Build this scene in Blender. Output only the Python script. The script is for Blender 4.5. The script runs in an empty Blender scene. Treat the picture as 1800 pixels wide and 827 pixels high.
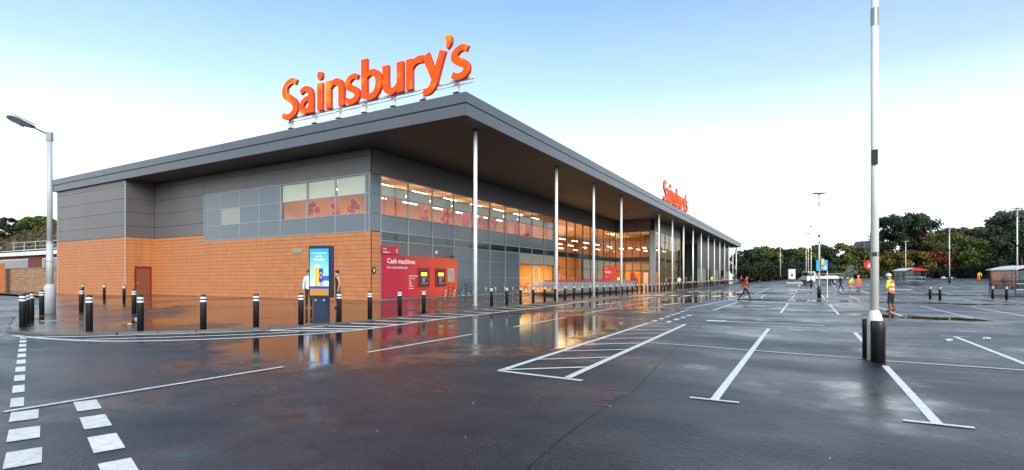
import bpy, bmesh, math, random
import numpy as np
from mathutils import Vector, Matrix
random.seed(7); np.random.seed(7)
R = math.radians
sc = bpy.context.scene
C = sc.collection

# ---------------------------------------------------------------- camera
cam_d = bpy.data.cameras.new('camera'); cam = bpy.data.objects.new('camera', cam_d); C.objects.link(cam)
cam.location = (0, 0, 1.5); cam.rotation_euler = (R(90), 0, R(29.46))
cam_d.sensor_width = 36.0; cam_d.lens = 18.34; cam_d.shift_y = 0.0431
cam_d.clip_start = 0.1; cam_d.clip_end = 3000
sc.camera = cam
# ---------------------------------------------------------------- sky, sun, exposure
SUN_EL, SUN_AZ = 27.0, 138.0          # azimuth: compass angle of the sun seen from above, 0 = +Y, clockwise
w = bpy.data.worlds.new('World'); sc.world = w; w.use_nodes = True
nt = w.node_tree; nt.nodes.clear()
out = nt.nodes.new('ShaderNodeOutputWorld'); bg = nt.nodes.new('ShaderNodeBackground')
sky = nt.nodes.new('ShaderNodeTexSky'); sky.sky_type = 'NISHITA'; sky.sun_disc = False
sky.sun_elevation = R(SUN_EL); sky.sun_rotation = R(SUN_AZ)
sky.air_density = 1.0; sky.dust_density = 1.5; sky.ozone_density = 1.5; sky.altitude = 50
tc = nt.nodes.new('ShaderNodeTexCoord'); sx = nt.nodes.new('ShaderNodeSeparateXYZ')
nt.links.new(tc.outputs['Generated'], sx.inputs[0])
veil = nt.nodes.new('ShaderNodeValToRGB')       # thin cloud veil, thick near the horizon all the way round
veil.color_ramp.elements[0].position = 0.0; veil.color_ramp.elements[0].color = (0.95, 0.95, 0.95, 1)
veil.color_ramp.elements[1].position = 0.75; veil.color_ramp.elements[1].color = (0.03, 0.03, 0.03, 1)
for p_, v_ in ((.12, .85), (.22, .50), (.33, .17), (.46, .05)):
    e = veil.color_ramp.elements.new(p_); e.color = (v_, v_, v_, 1)
nt.links.new(sx.outputs['Z'], veil.inputs[0])
cl = nt.nodes.new('ShaderNodeTexNoise'); cl.inputs['Scale'].default_value = 1.6; cl.inputs['Detail'].default_value = 4
nt.links.new(tc.outputs['Generated'], cl.inputs['Vector'])
clm = nt.nodes.new('ShaderNodeMath'); clm.operation = 'MULTIPLY_ADD'; clm.inputs[1].default_value = 0.10; clm.inputs[2].default_value = -0.05
nt.links.new(cl.outputs['Fac'], clm.inputs[0])
cla = nt.nodes.new('ShaderNodeMath'); cla.operation = 'ADD'; cla.use_clamp = True
nt.links.new(veil.outputs[0], cla.inputs[0]); nt.links.new(clm.outputs[0], cla.inputs[1])
mx = nt.nodes.new('ShaderNodeMix'); mx.data_type = 'RGBA'
nt.links.new(cla.outputs[0], mx.inputs[0]); 
tn = nt.nodes.new('ShaderNodeMix'); tn.data_type = 'RGBA'; tn.blend_type = 'MULTIPLY'; tn.inputs[0].default_value = 1.0; tn.inputs[7].default_value = (1.08, 1.27, 1.28, 1)
nt.links.new(sky.outputs[0], tn.inputs[6]); nt.links.new(tn.outputs[2], mx.inputs[6])
mx.inputs[7].default_value = (8.6, 8.8, 9.0, 1)
nt.links.new(mx.outputs[2], bg.inputs[0]); bg.inputs[1].default_value = 0.105
nt.links.new(bg.outputs[0], out.inputs[0])
sun_d = bpy.data.lights.new('sun', 'SUN'); sun_d.energy = 1.35; sun_d.angle = R(38); sun_d.color = (1, 0.96, 0.9)
sun = bpy.data.objects.new('sun', sun_d); C.objects.link(sun)
sd = Vector((math.sin(R(SUN_AZ)) * math.cos(R(SUN_EL)), math.cos(R(SUN_AZ)) * math.cos(R(SUN_EL)), math.sin(R(SUN_EL))))
sun.rotation_euler = (-sd).to_track_quat('-Z', 'Y').to_euler(); sun.location = (0, -20, 40)
sc.view_settings.view_transform = 'Standard'; sc.view_settings.look = 'None'
sc.view_settings.gamma = 1.0; sc.view_settings.exposure = 0.95; sc.view_settings.use_curve_mapping = False
sc.render.engine = 'CYCLES'
sc.cycles.use_denoising = True; sc.cycles.max_bounces = 7; sc.cycles.diffuse_bounces = 3; sc.cycles.glossy_bounces = 3
sc.cycles.transparent_max_bounces = 10; sc.cycles.transmission_bounces = 3
sc.cycles.caustics_reflective = False; sc.cycles.caustics_refractive = False; sc.cycles.sample_clamp_indirect = 6

# ---------------------------------------------------------------- materials
M = {}
def _new(name):
    m = bpy.data.materials.new(name); m.use_nodes = True
    M[name] = m
    return m, m.node_tree, m.node_tree.nodes['Principled BSDF']
def mat(name, col, rough=0.6, metal=0.0, var=0.12, scale=3.0, bump=0.0, bscale=40.0, emit=None, estr=0.0, spec=0.5, stretch=(1, 1, 1)):
    m, nt, b = _new(name)
    b.inputs['Roughness'].default_value = rough; b.inputs['Metallic'].default_value = metal
    b.inputs['Specular IOR Level'].default_value = spec
    ge = nt.nodes.new('ShaderNodeNewGeometry'); mp = nt.nodes.new('ShaderNodeMapping'); mp.inputs['Scale'].default_value = stretch
    nt.links.new(ge.outputs['Position'], mp.inputs[0])
    n = nt.nodes.new('ShaderNodeTexNoise'); n.inputs['Scale'].default_value = scale; n.inputs['Detail'].default_value = 5; n.inputs['Roughness'].default_value = 0.6
    nt.links.new(mp.outputs[0], n.inputs['Vector'])
    r = nt.nodes.new('ShaderNodeMapRange'); r.inputs[1].default_value = 0.3; r.inputs[2].default_value = 0.7
    r.inputs[3].default_value = 1 - var; r.inputs[4].default_value = 1 + var
    nt.links.new(n.outputs['Fac'], r.inputs[0])
    oi = nt.nodes.new('ShaderNodeObjectInfo'); r2 = nt.nodes.new('ShaderNodeMapRange'); r2.inputs[3].default_value = 1 - var * .5; r2.inputs[4].default_value = 1 + var * .5
    nt.links.new(oi.outputs['Random'], r2.inputs[0])
    mu = nt.nodes.new('ShaderNodeMath'); mu.operation = 'MULTIPLY'
    nt.links.new(r.outputs[0], mu.inputs[0]); nt.links.new(r2.outputs[0], mu.inputs[1])
    v = nt.nodes.new('ShaderNodeVectorMath'); v.operation = 'SCALE'; v.inputs[0].default_value = col[:3]
    nt.links.new(mu.outputs[0], v.inputs['Scale']); nt.links.new(v.outputs[0], b.inputs['Base Color'])
    rr = nt.nodes.new('ShaderNodeMapRange'); rr.inputs[3].default_value = max(0.02, rough - .08); rr.inputs[4].default_value = min(1, rough + .08)
    nt.links.new(n.outputs['Fac'], rr.inputs[0]); nt.links.new(rr.outputs[0], b.inputs['Roughness'])
    if bump:
        n2 = nt.nodes.new('ShaderNodeTexNoise'); n2.inputs['Scale'].default_value = bscale; n2.inputs['Detail'].default_value = 3
        nt.links.new(ge.outputs['Position'], n2.inputs['Vector'])
        bp = nt.nodes.new('ShaderNodeBump'); bp.inputs['Strength'].default_value = bump; bp.inputs['Distance'].default_value = 0.02
        nt.links.new(n2.outputs['Fac'], bp.inputs['Height']); nt.links.new(bp.outputs[0], b.inputs['Normal'])
    if emit:
        b.inputs['Emission Color'].default_value = (*emit, 1); b.inputs['Emission Strength'].default_value = estr
    return m
def wet_ground(name, base_a, base_b, spots, thr, rough_dry, rough_wet, bump, extra=None):
    """asphalt / paving: fine aggregate, and standing water in the low spots"""
    m, nt, b = _new(name); N = nt.nodes.new; L = nt.links.new
    ge = N('ShaderNodeNewGeometry')
    def noise(s, d=4, ro=.55, st=(1, 1, 1)):
        mp = N('ShaderNodeMapping'); mp.inputs['Scale'].default_value = st; L(ge.outputs['Position'], mp.inputs[0])
        n = N('ShaderNodeTexNoise'); n.inputs['Scale'].default_value = s; n.inputs['Detail'].default_value = d; n.inputs['Roughness'].default_value = ro
        L(mp.outputs[0], n.inputs['Vector']); return n.outputs['Fac']
    def math_(op, a, c):
        q = N('ShaderNodeMath'); q.operation = op
        for i, v in enumerate((a, c)):
            if isinstance(v, (int, float)): q.inputs[i].default_value = v
            else: L(v, q.inputs[i])
        return q.outputs[0]
    wet = noise(.22, 5, .6)
    for (x, y, rx, ry, amt) in spots:
        mp = N('ShaderNodeMapping'); mp.inputs['Location'].default_value = (-x / rx, -y / ry, 0); mp.inputs['Scale'].default_value = (1 / rx, 1 / ry, 0)
        L(ge.outputs['Position'], mp.inputs[0])
        ln = N('ShaderNodeVectorMath'); ln.operation = 'LENGTH'; L(mp.outputs[0], ln.inputs[0])
        r = N('ShaderNodeMapRange'); r.interpolation_type = 'SMOOTHSTEP'; r.inputs[1].default_value = .25; r.inputs[2].default_value = 1.0; r.inputs[3].default_value = amt; r.inputs[4].default_value = 0
        L(ln.outputs[1], r.inputs[0]); wet = math_('ADD', wet, r.outputs[0])
    wm = N('ShaderNodeMapRange'); wm.interpolation_type = 'SMOOTHSTEP'; wm.inputs[1].default_value = thr - .07; wm.inputs[2].default_value = thr + .07
    L(wet, wm.inputs[0]); wet01 = wm.outputs[0]
    fine = noise(34, 3, .85); mid = noise(1.3, 5, .6); streak = noise(.42, 6, .6, (.55, 1, 1))
    cr = N('ShaderNodeMix'); cr.data_type = 'RGBA'; cr.clamp_factor = True; cr.inputs[6].default_value = (*base_a, 1); cr.inputs[7].default_value = (*base_b, 1)
    cm = N('ShaderNodeMapRange'); cm.inputs[1].default_value = .3; cm.inputs[2].default_value = .7; L(mid, cm.inputs[0])
    fm = math_('MULTIPLY', math_('ADD', math_('MULTIPLY', math_('SUBTRACT', fine, .44), 5.0), .22), math_('ADD', math_('MULTIPLY', cm.outputs[0], .7), .3)); L(fm, cr.inputs[0])
    colr = cr.outputs[2]
    if extra: colr = extra(nt, ge, colr)
    dk = N('ShaderNodeMix'); dk.data_type = 'RGBA'; dk.blend_type = 'MULTIPLY'; dk.inputs[7].default_value = (.55, .55, .56, 1)
    L(wet01, dk.inputs[0]); L(colr, dk.inputs[6]); L(dk.outputs[2], b.inputs['Base Color'])
    ro = N('ShaderNodeMapRange'); ro.inputs[3].default_value = rough_dry; ro.inputs[4].default_value = rough_wet; L(wet01, ro.inputs[0])
    sm = N('ShaderNodeMapRange'); sm.inputs[1].default_value = .35; sm.inputs[2].default_value = .7; sm.inputs[3].default_value = .16; sm.inputs[4].default_value = -.15; L(streak, sm.inputs[0])
    inv = math_('SUBTRACT', 1.0, wet01)
    L(math_('ADD', ro.outputs[0], math_('MULTIPLY', sm.outputs[0], inv)), b.inputs['Roughness'])
    b.inputs['IOR'].default_value = 1.4
    h = math_('ADD', fine, math_('MULTIPLY', noise(14, 2, .5), .8))
    bs = N('ShaderNodeMapRange'); bs.inputs[3].default_value = bump; bs.inputs[4].default_value = bump * .06; L(wet01, bs.inputs[0])
    bp = N('ShaderNodeBump'); bp.inputs['Distance'].default_value = .01; L(bs.outputs[0], bp.inputs['Strength']); L(h, bp.inputs['Height'])
    L(bp.outputs[0], b.inputs['Normal'])
    return m
def glass(name, tint, refl, rough=0.01):
    m = bpy.data.materials.new(name); m.use_nodes = True; M[name] = m; nt = m.node_tree; nt.nodes.clear()
    o = nt.nodes.new('ShaderNodeOutputMaterial'); mi = nt.nodes.new('ShaderNodeMixShader'); t = nt.nodes.new('ShaderNodeBsdfTransparent'); g = nt.nodes.new('ShaderNodeBsdfGlossy')
    t.inputs[0].default_value = (*tint, 1); g.inputs['Roughness'].default_value = rough; g.inputs[0].default_value = (.93, .97, 1, 1)
    lw = nt.nodes.new('ShaderNodeLayerWeight'); lw.inputs[0].default_value = .25
    r = nt.nodes.new('ShaderNodeMapRange'); r.inputs[3].default_value = refl; r.inputs[4].default_value = .9
    p = nt.nodes.new('ShaderNodeMath'); p.operation = 'POWER'; p.inputs[1].default_value = 4.0
    nt.links.new(lw.outputs['Facing'], p.inputs[0]); nt.links.new(p.outputs[0], r.inputs[0]); nt.links.new(r.outputs[0], mi.inputs[0])
    nt.links.new(t.outputs[0], mi.inputs[1]); nt.links.new(g.outputs[0], mi.inputs[2]); nt.links.new(mi.outputs[0], o.inputs[0])
    return m
def emis(name, col, s):
    m = bpy.data.materials.new(name); m.use_nodes = True; M[name] = m; nt = m.node_tree; b = nt.nodes['Principled BSDF']
    b.inputs['Base Color'].default_value = (*[min(c, .8) for c in col], 1); b.inputs['Emission Color'].default_value = (*col, 1); b.inputs['Emission Strength'].default_value = s
    return m
def foliage(name, a, c):
    m, nt, b = _new(name); N = nt.nodes.new; L = nt.links.new
    ge = N('ShaderNodeNewGeometry'); n = N('ShaderNodeTexNoise'); n.inputs['Scale'].default_value = .55; n.inputs['Detail'].default_value = 3
    L(ge.outputs['Position'], n.inputs['Vector'])
    ad = N('ShaderNodeMath'); ad.operation = 'MULTIPLY_ADD'; ad.inputs[1].default_value = .5
    L(ge.outputs['Random Per Island'], ad.inputs[0]); L(n.outputs['Fac'], ad.inputs[2])
    r = N('ShaderNodeMapRange'); r.inputs[1].default_value = .4; r.inputs[2].default_value = 1.1; L(ad.outputs[0], r.inputs[0])
    mx = N('ShaderNodeMix'); mx.data_type = 'RGBA'; mx.inputs[6].default_value = (*a, 1); mx.inputs[7].default_value = (*c, 1); L(r.outputs[0], mx.inputs[0])
    L(mx.outputs[2], b.inputs['Base Color']); b.inputs['Roughness'].default_value = .6; b.inputs['Specular IOR Level'].default_value = .25
    return m

def paving(nt, ge, col):
    N = nt.nodes.new; L = nt.links.new
    mp = N('ShaderNodeMapping'); mp.inputs['Rotation'].default_value = (0, 0, 0); L(ge.outputs['Position'], mp.inputs[0])
    br = N('ShaderNodeTexBrick'); br.inputs['Scale'].default_value = 1.0; br.inputs['Brick Width'].default_value = .22; br.inputs['Row Height'].default_value = .11
    br.inputs['Mortar Size'].default_value = .006; br.inputs['Color1'].default_value = (.105, .075, .062, 1); br.inputs['Color2'].default_value = (.075, .06, .054, 1); br.inputs['Mortar'].default_value = (.03, .027, .025, 1)
    L(mp.outputs[0], br.inputs['Vector'])
    mx = N('ShaderNodeMix'); mx.data_type = 'RGBA'; mx.inputs[0].default_value = .75; L(col, mx.inputs[6]); L(br.outputs['Color'], mx.inputs[7])
    return mx.outputs[2]
wet_ground('asphalt', (.005, .005, .007), (.072, .072, .084),
    [(-8.5, 14, 5.5, 13, .22), (-9, 32, 5, 14, .2), (2, 41.5, 30, 2.6, .2), (-8, 55, 5, 20, .16), (-2.5, 9.5, 2.2, 1.2, .14), (2.5, 24, 9, 3, .05), (1.25, 8.6, 1.5, 2.6, .13), (-5.5, 6.5, 5, 3.5, .06), (3.5, 14.5, 3.5, 2.2, .10), (4.5, 26, 6, 3, .08), (-1.6, 14.5, 2.0, 2.0, .08), (5, 62, 40, 2.2, .2), (10, 48, 8, 1.6, .2)], .61, .33, .035, .8)
wet_ground('paving', (.07, .055, .05), (.11, .085, .075), [(-17, 14, 9, 8, .15), (-30, 17, 22, 6, .12), (-17, 40, 4, 30, .06), (-17, 70, 3, 12, .16)], .57, .2, .05, .3, paving)
wet_ground('service_road', (.05, .05, .055), (.09, .09, .095), [], .6, .3, .06, .5)
mat('paint', (.84, .81, .75), .55, var=.2, scale=14, bump=.3, bscale=60)
mat('red_paint', (.5, .03, .04), .5, var=.3, scale=20)
mat('seam', (.018, .018, .02), .6, var=.3)
mat('kerb', (.13, .12, .11), .35, var=.2, scale=5, bump=.2)
mat('tile', (.52, .195, .072), .55, var=.09, scale=1.5, bump=.08, bscale=60)
mat('mortar', (.26, .105, .05), .85, var=.1)
mat('clad', (.15, .142, .142), .42, metal=.25, var=.06, scale=.8, stretch=(1, 1, .3))
mat('clad_joint', (.03, .03, .032), .7)
mat('fascia', (.12, .132, .15), .38, metal=.3, var=.05, scale=.8)
mat('soffit', (.080, .073, .075), .55, var=.06, scale=.6)
mat('spandrel', (.115, .145, .175), .16, var=.05, scale=.5)
mat('spandrel_pale', (.26, .27, .24), .18, var=.05, scale=.5)
mat('panel_warm', (.30, .29, .23), .3, var=.06, scale=.5)
mat('frame', (.29, .32, .35), .35, metal=.35, var=.05)
mat('dark_frame', (.035, .038, .042), .4, var=.1)
mat('sill', (.36, .38, .40), .4, var=.1)
glass('glass', (.95, .95, .92), .045)
glass('glass_tall', (.94, .93, .88), .06)
glass('shelter_glass', (.55, .6, .62), .15)
mat('dark_glass', (.012, .03, .034), .05, var=.15, scale=.8, spec=.7)
mat('blind', (.62, .66, .58), .7, var=.03)
mat('roofing', (.25, .26, .27), .7)
mat('column', (.88, .88, .87), .3, var=.05)
mat('door', (.24, .075, .04), .5, var=.06)
mat('white', (.75, .75, .73), .45, var=.07)
mat('white_metal', (.74, .75, .74), .35, var=.06)
mat('cream_pole', (.80, .78, .71), .4, var=.06, scale=2)
mat('grey_metal', (.33, .34, .35), .4, metal=.5, var=.1)
mat('light_grey', (.46, .48, .50), .4, var=.06)
mat('steel', (.5, .5, .52), .3, metal=.8, var=.08)
mat('black', (.014, .015, .018), .35, var=.2)
mat('rubber', (.02, .02, .021), .6, var=.2)
mat('navy', (.012, .028, .075), .35, var=.08)
mat('interior_wall', (.66, .32, .12), .7, var=.07, scale=.5)
mat('interior_ceiling', (.70, .48, .28), .7, var=.04)
mat('interior_floor', (.5, .42, .34), .35, var=.08)
mat('interior_red', (.55, .04, .03), .5, var=.2)
mat('interior_orange', (.75, .25, .05), .5, var=.15)
mat('magenta', (.45, .04, .10), .5, var=.2)
mat('crimson', (.42, .012, .03), .4, var=.06)
mat('dark_red', (.2, .008, .018), .4, var=.08)
mat('signal_red', (.72, .03, .02), .4, var=.05)
mat('sky_blue', (.02, .34, .62), .4, var=.05)
mat('yellow', (.75, .45, .02), .45, var=.06)
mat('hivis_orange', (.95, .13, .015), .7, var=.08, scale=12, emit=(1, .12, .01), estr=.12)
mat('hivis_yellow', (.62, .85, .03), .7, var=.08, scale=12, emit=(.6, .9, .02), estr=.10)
mat('silver_band', (.6, .6, .6), .4, var=.05)
mat('dark_cloth', (.02, .021, .028), .85, var=.2, scale=15)
mat('grey_cloth', (.10, .10, .11), .85, var=.2, scale=15)
mat('purple_cloth', (.07, .02, .04), .85, var=.2, scale=15)
mat('blue_cloth', (.03, .05, .16), .85, var=.2, scale=15)
mat('white_cloth', (.7, .72, .76), .8, var=.06, scale=15)
mat('boot', (.20, .075, .03), .7, var=.15)
mat('skin', (.50, .29, .20), .55, var=.06)
mat('hair', (.02, .014, .01), .7, var=.2)
mat('brick_red', (.16, .045, .03), .8, var=.15, scale=4)
mat('bark', (.07, .05, .035), .9, var=.3, scale=6, bump=.5, bscale=20)
mat('slate', (.10, .10, .115), .6, var=.15)
mat('litter', (.6, .62, .6), .6, var=.1)
emis('lamp_white', (1, .93, .8), 7.0)
emis('screen_yellow', (.9, .8, .03), .8)
emis('warm_globe', (1, .55, .15), 4.0)
foliage('leaf_green', (.026, .055, .012), (.15, .20, .035))
foliage('leaf_mid', (.034, .048, .014), (.18, .17, .045))
foliage('leaf_dark', (.011, .022, .013), (.05, .07, .036))
foliage('leaf_yellow', (.045, .045, .010), (.19, .14, .018))
foliage('leaf_rust', (.06, .022, .010), (.20, .060, .018))
foliage('leaf_grey', (.04, .042, .03), (.17, .16, .125))
foliage('leaf_hill', (.045, .038, .018), (.15, .115, .05))

# orange letters: lit from inside, so the orange glows unevenly
def letters_mat():
    m, nt, b = _new('letter'); N = nt.nodes.new; L = nt.links.new
    ge = N('ShaderNodeNewGeometry'); n = N('ShaderNodeTexNoise'); n.inputs['Scale'].default_value = .75; n.inputs['Detail'].default_value = 1
    L(ge.outputs['Position'], n.inputs['Vector'])
    r = N('ShaderNodeMapRange'); r.inputs[1].default_value = .52; r.inputs[2].default_value = .72; L(n.outputs['Fac'], r.inputs[0])
    mx = N('ShaderNodeMix'); mx.data_type = 'RGBA'; mx.inputs[6].default_value = (1, .065, .002, 1); mx.inputs[7].default_value = (1, .33, .01, 1); L(r.outputs[0], mx.inputs[0])
    b.inputs['Base Color'].default_value = (.55, .03, .001, 1); b.inputs['Roughness'].default_value = .5; b.inputs['Specular IOR Level'].default_value = .2
    L(mx.outputs[2], b.inputs['Emission Color']); b.inputs['Emission Strength'].default_value = .72
letters_mat()
mat('letter_side', (.62, .03, .012), .5, var=.05)
def gradient_mat(name, c0, c1, axis, v0, v1, rough=.4, emit=0):
    m, nt, b = _new(name); N = nt.nodes.new; L = nt.links.new
    ge = N('ShaderNodeNewGeometry'); s = N('ShaderNodeSeparateXYZ'); L(ge.outputs['Position'], s.inputs[0])
    r = N('ShaderNodeMapRange'); r.inputs[1].default_value = v0; r.inputs[2].default_value = v1; L(s.outputs[axis], r.inputs[0])
    mx = N('ShaderNodeMix'); mx.data_type = 'RGBA'; mx.inputs[6].default_value = (*c0, 1); mx.inputs[7].default_value = (*c1, 1); L(r.outputs[0], mx.inputs[0])
    L(mx.outputs[2], b.inputs['Base Color']); b.inputs['Roughness'].default_value = rough
    if emit: L(mx.outputs[2], b.inputs['Emission Color']); b.inputs['Emission Strength'].default_value = emit
gradient_mat('cash_board', (.45, .008, .035), (.80, .085, .012), 1, 26.5, 32.5)     # printed board: crimson to orange
gradient_mat('poster_sky', (.30, .62, .82), (.005, .27, .70), 2, 1.45, 2.6, .3, .28)
emis('poster_sand', (.38, .19, .02), .25); emis('poster_sea', (.02, .10, .35), .3); emis('poster_white', (.75, .82, .85), .35)
emis('poster_gold', (.72, .36, .02), .35); emis('poster_blue', (.01, .04, .28), .3)
# ---------------------------------------------------------------- mesh helpers
class MB:
    def __init__(s): s.v = []; s.f = []; s.m = []
    def add(s, vs, fs, mi=0):
        o = len(s.v); s.v += [tuple(p) for p in vs]; s.f += [tuple(i + o for i in f) for f in fs]; s.m += [mi] * len(fs); return s
    def box(s, a, b, mi=0):
        x0, y0, z0 = (min(a[i], b[i]) for i in range(3)); x1, y1, z1 = (max(a[i], b[i]) for i in range(3))
        return s.add([(x0, y0, z0), (x1, y0, z0), (x1, y1, z0), (x0, y1, z0), (x0, y0, z1), (x1, y0, z1), (x1, y1, z1), (x0, y1, z1)],
                     [(0, 3, 2, 1), (4, 5, 6, 7), (0, 1, 5, 4), (1, 2, 6, 5), (2, 3, 7, 6), (3, 0, 4, 7)], mi)
    def tube(s, pts, r, n=8, mi=0, cap=True):
        pts = [Vector(p) for p in pts]; rs = r if isinstance(r, (list, tuple)) else [r] * len(pts)
        vs = []; fs = []; up = None
        for i, p in enumerate(pts):
            t = (pts[min(i + 1, len(pts) - 1)] - pts[max(i - 1, 0)])
            t = t.normalized() if t.length > 1e-9 else Vector((0, 0, 1))
            if up is None: up = t.orthogonal().normalized()
            up = (up - t * up.dot(t)); up = up.normalized() if up.length > 1e-6 else t.orthogonal().normalized()
            sd_ = t.cross(up)
            for k in range(n):
                a = 2 * math.pi * k / n; vs.append(p + (up * math.cos(a) + sd_ * math.sin(a)) * rs[i])
        for i in range(len(pts) - 1):
            for k in range(n):
                fs.append((i * n + k, i * n + (k + 1) % n, (i + 1) * n + (k + 1) % n, (i + 1) * n + k))
        if cap:
            fs.append(tuple(reversed(range(n)))); fs.append(tuple((len(pts) - 1) * n + k for k in range(n)))
        return s.add(vs, fs, mi)
    def lathe(s, prof, n=16, c=(0, 0, 0), mi=0):
        vs = []; fs = []
        for (r, z) in prof:
            for k in range(n):
                a = 2 * math.pi * k / n; vs.append((c[0] + r * math.cos(a), c[1] + r * math.sin(a), c[2] + z))
        for i in range(len(prof) - 1):
            for k in range(n): fs.append((i * n + k, i * n + (k + 1) % n, (i + 1) * n + (k + 1) % n, (i + 1) * n + k))
        fs.append(tuple(reversed(range(n)))); fs.append(tuple((len(prof) - 1) * n + k for k in range(n)))
        return s.add(vs, fs, mi)
    def prism(s, poly, fn, d0, d1, mi=0):
        """poly of 2D points; fn(u, v, d) gives the 3D point"""
        n = len(poly); vs = [fn(u, v, d0) for u, v in poly] + [fn(u, v, d1) for u, v in poly]
        fs = [tuple(reversed(range(n))), tuple(range(n, 2 * n))] + [(i, (i + 1) % n, n + (i + 1) % n, n + i) for i in range(n)]
        return s.add(vs, fs, mi)
    def ball(s, c, r, n=10, mi=0, sq=(1, 1, 1)):
        vs = []; fs = []; h = n // 2 + 1
        for i in range(h + 1):
            th = math.pi * i / h; rr = max(math.sin(th), 1e-3)
            for k in range(n):
                a = 2 * math.pi * k / n; vs.append((c[0] + r * sq[0] * rr * math.cos(a), c[1] + r * sq[1] * rr * math.sin(a), c[2] + r * sq[2] * math.cos(th)))
        for i in range(h):
            for k in range(n): fs.append((i * n + k, (i + 1) * n + k, (i + 1) * n + (k + 1) % n, i * n + (k + 1) % n))
        return s.add(vs, fs, mi)
    def mesh(s, name, mats, smooth=False):
        me = bpy.data.meshes.new(name); me.from_pydata(s.v, [], s.f)
        for m in (mats if isinstance(mats, (list, tuple)) else [mats]): me.materials.append(M[m])
        for p, mi in zip(me.polygons, s.m): p.material_index = mi; p.use_smooth = smooth
        bm = bmesh.new(); bm.from_mesh(me); bmesh.ops.recalc_face_normals(bm, faces=bm.faces); bm.to_mesh(me); bm.free()
        return me
    def build(s, name, mats, parent=None, smooth=False): return obj(name, s.mesh(name, mats, smooth), parent)
def obj(name, me, parent=None, loc=None):
    o = bpy.data.objects.new(name, me); C.objects.link(o)
    if parent: o.parent = parent
    if loc: o.location = loc
    return o
def tag(o, label, cat, group=None):
    o['label'] = label; o['category'] = cat
    if group: o['group'] = group
    return o
def thing(name, label, cat, loc=(0, 0, 0), rz=0, group=None):
    o = bpy.data.objects.new(name, None); C.objects.link(o); o.location = loc; o.rotation_euler = (0, 0, rz); o.empty_display_size = .2
    return tag(o, label, cat, group)
def struct(o): o['kind'] = 'structure'; return o
def dup(root, loc=None, rz=None, label=None, group=None):
    r = root.copy(); C.objects.link(r)
    if loc is not None: r.location = loc
    if rz is not None: r.rotation_euler = (0, 0, rz)
    if label: r['label'] = label
    if group: r['group'] = group
    for ch in list(root.children):
        c = ch.copy(); C.objects.link(c); c.parent = r
        for g_ in list(ch.children):
            d = g_.copy(); C.objects.link(d); d.parent = c
    return r
_fc = {}
def text_mesh(body, size, matname, parent, mtx, name='lettering', ext=.004, bold=0.0, align='LEFT', sx_=1.0):
    cu = bpy.data.curves.new('t', 'FONT'); cu.body = body; cu.size = size; cu.extrude = ext; cu.offset = bold * size; cu.align_x = align; cu.resolution_u = 3
    to = bpy.data.objects.new('t', cu); C.objects.link(to)
    bpy.context.view_layer.update()
    me = bpy.data.meshes.new_from_object(to.evaluated_get(bpy.context.evaluated_depsgraph_get()))
    bpy.data.objects.remove(to); bpy.data.curves.remove(cu)
    me.transform(mtx @ Matrix.Diagonal((sx_, 1, 1, 1))); me.materials.clear(); me.materials.append(M[matname]); me.name = name
    return obj(name, me, parent)
ORD = 'first second third fourth fifth sixth seventh eighth ninth tenth eleventh twelfth thirteenth fourteenth fifteenth sixteenth seventeenth eighteenth nineteenth twentieth twenty-first twenty-second twenty-third twenty-fourth twenty-fifth twenty-sixth'.split()
def sstep(t): t = max(0., min(1., t)); return t * t * (3 - 2 * t)
def gz(x, y):                               # lie of the land: the car park climbs towards the trees
    s = .3 + .7 * max(0., min(1., (x + 15) / 15))
    t = max(0., min(y, 128.) - 60.)
    return .026 * s * (t * t / (t + 14.) if t > 0 else 0) * 1.12
def pz(x, y):                               # pavement
    return gz(x, y) + .05 + .13 * sstep(min((-14.5 - x) / 7., (y - 8.) / 12.))
FACE_X = lambda mtx: mtx
def frame_mtx(o, right, up):
    """matrix whose local x = right, y = up, z = outward"""
    r = Vector(right).normalized(); u = Vector(up).normalized(); n = r.cross(u)
    m = Matrix((r, u, n)).transposed().to_4x4(); m.translation = Vector(o); return m

# ---------------------------------------------------------------- ground
def grid_ground(name, xs, ys, zf, matname):
    me = bpy.data.meshes.new(name); nx, ny = len(xs), len(ys)
    me.from_pydata([(x, y, zf(x, y)) for y in ys for x in xs], [], [(j * nx + i, j * nx + i + 1, (j + 1) * nx + i + 1, (j + 1) * nx + i) for j in range(ny - 1) for i in range(nx - 1)])
    me.materials.append(M[matname])
    for p in me.polygons: p.use_smooth = True
    return struct(obj(name, me))
def steps(a, b, n): return [a + (b - a) * i / n for i in range(n + 1)]
xs = [-1200, -600, -300, -180, -120, -90] + steps(-75, 75, 60) + [90, 120, 180, 300, 600, 1200]
ys = [-800, -300, -100, -40, -15] + steps(0, 135, 54) + [150, 180, 240, 400, 800, 1500]
car_park = grid_ground('car_park', xs, ys, gz, 'asphalt')

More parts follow.
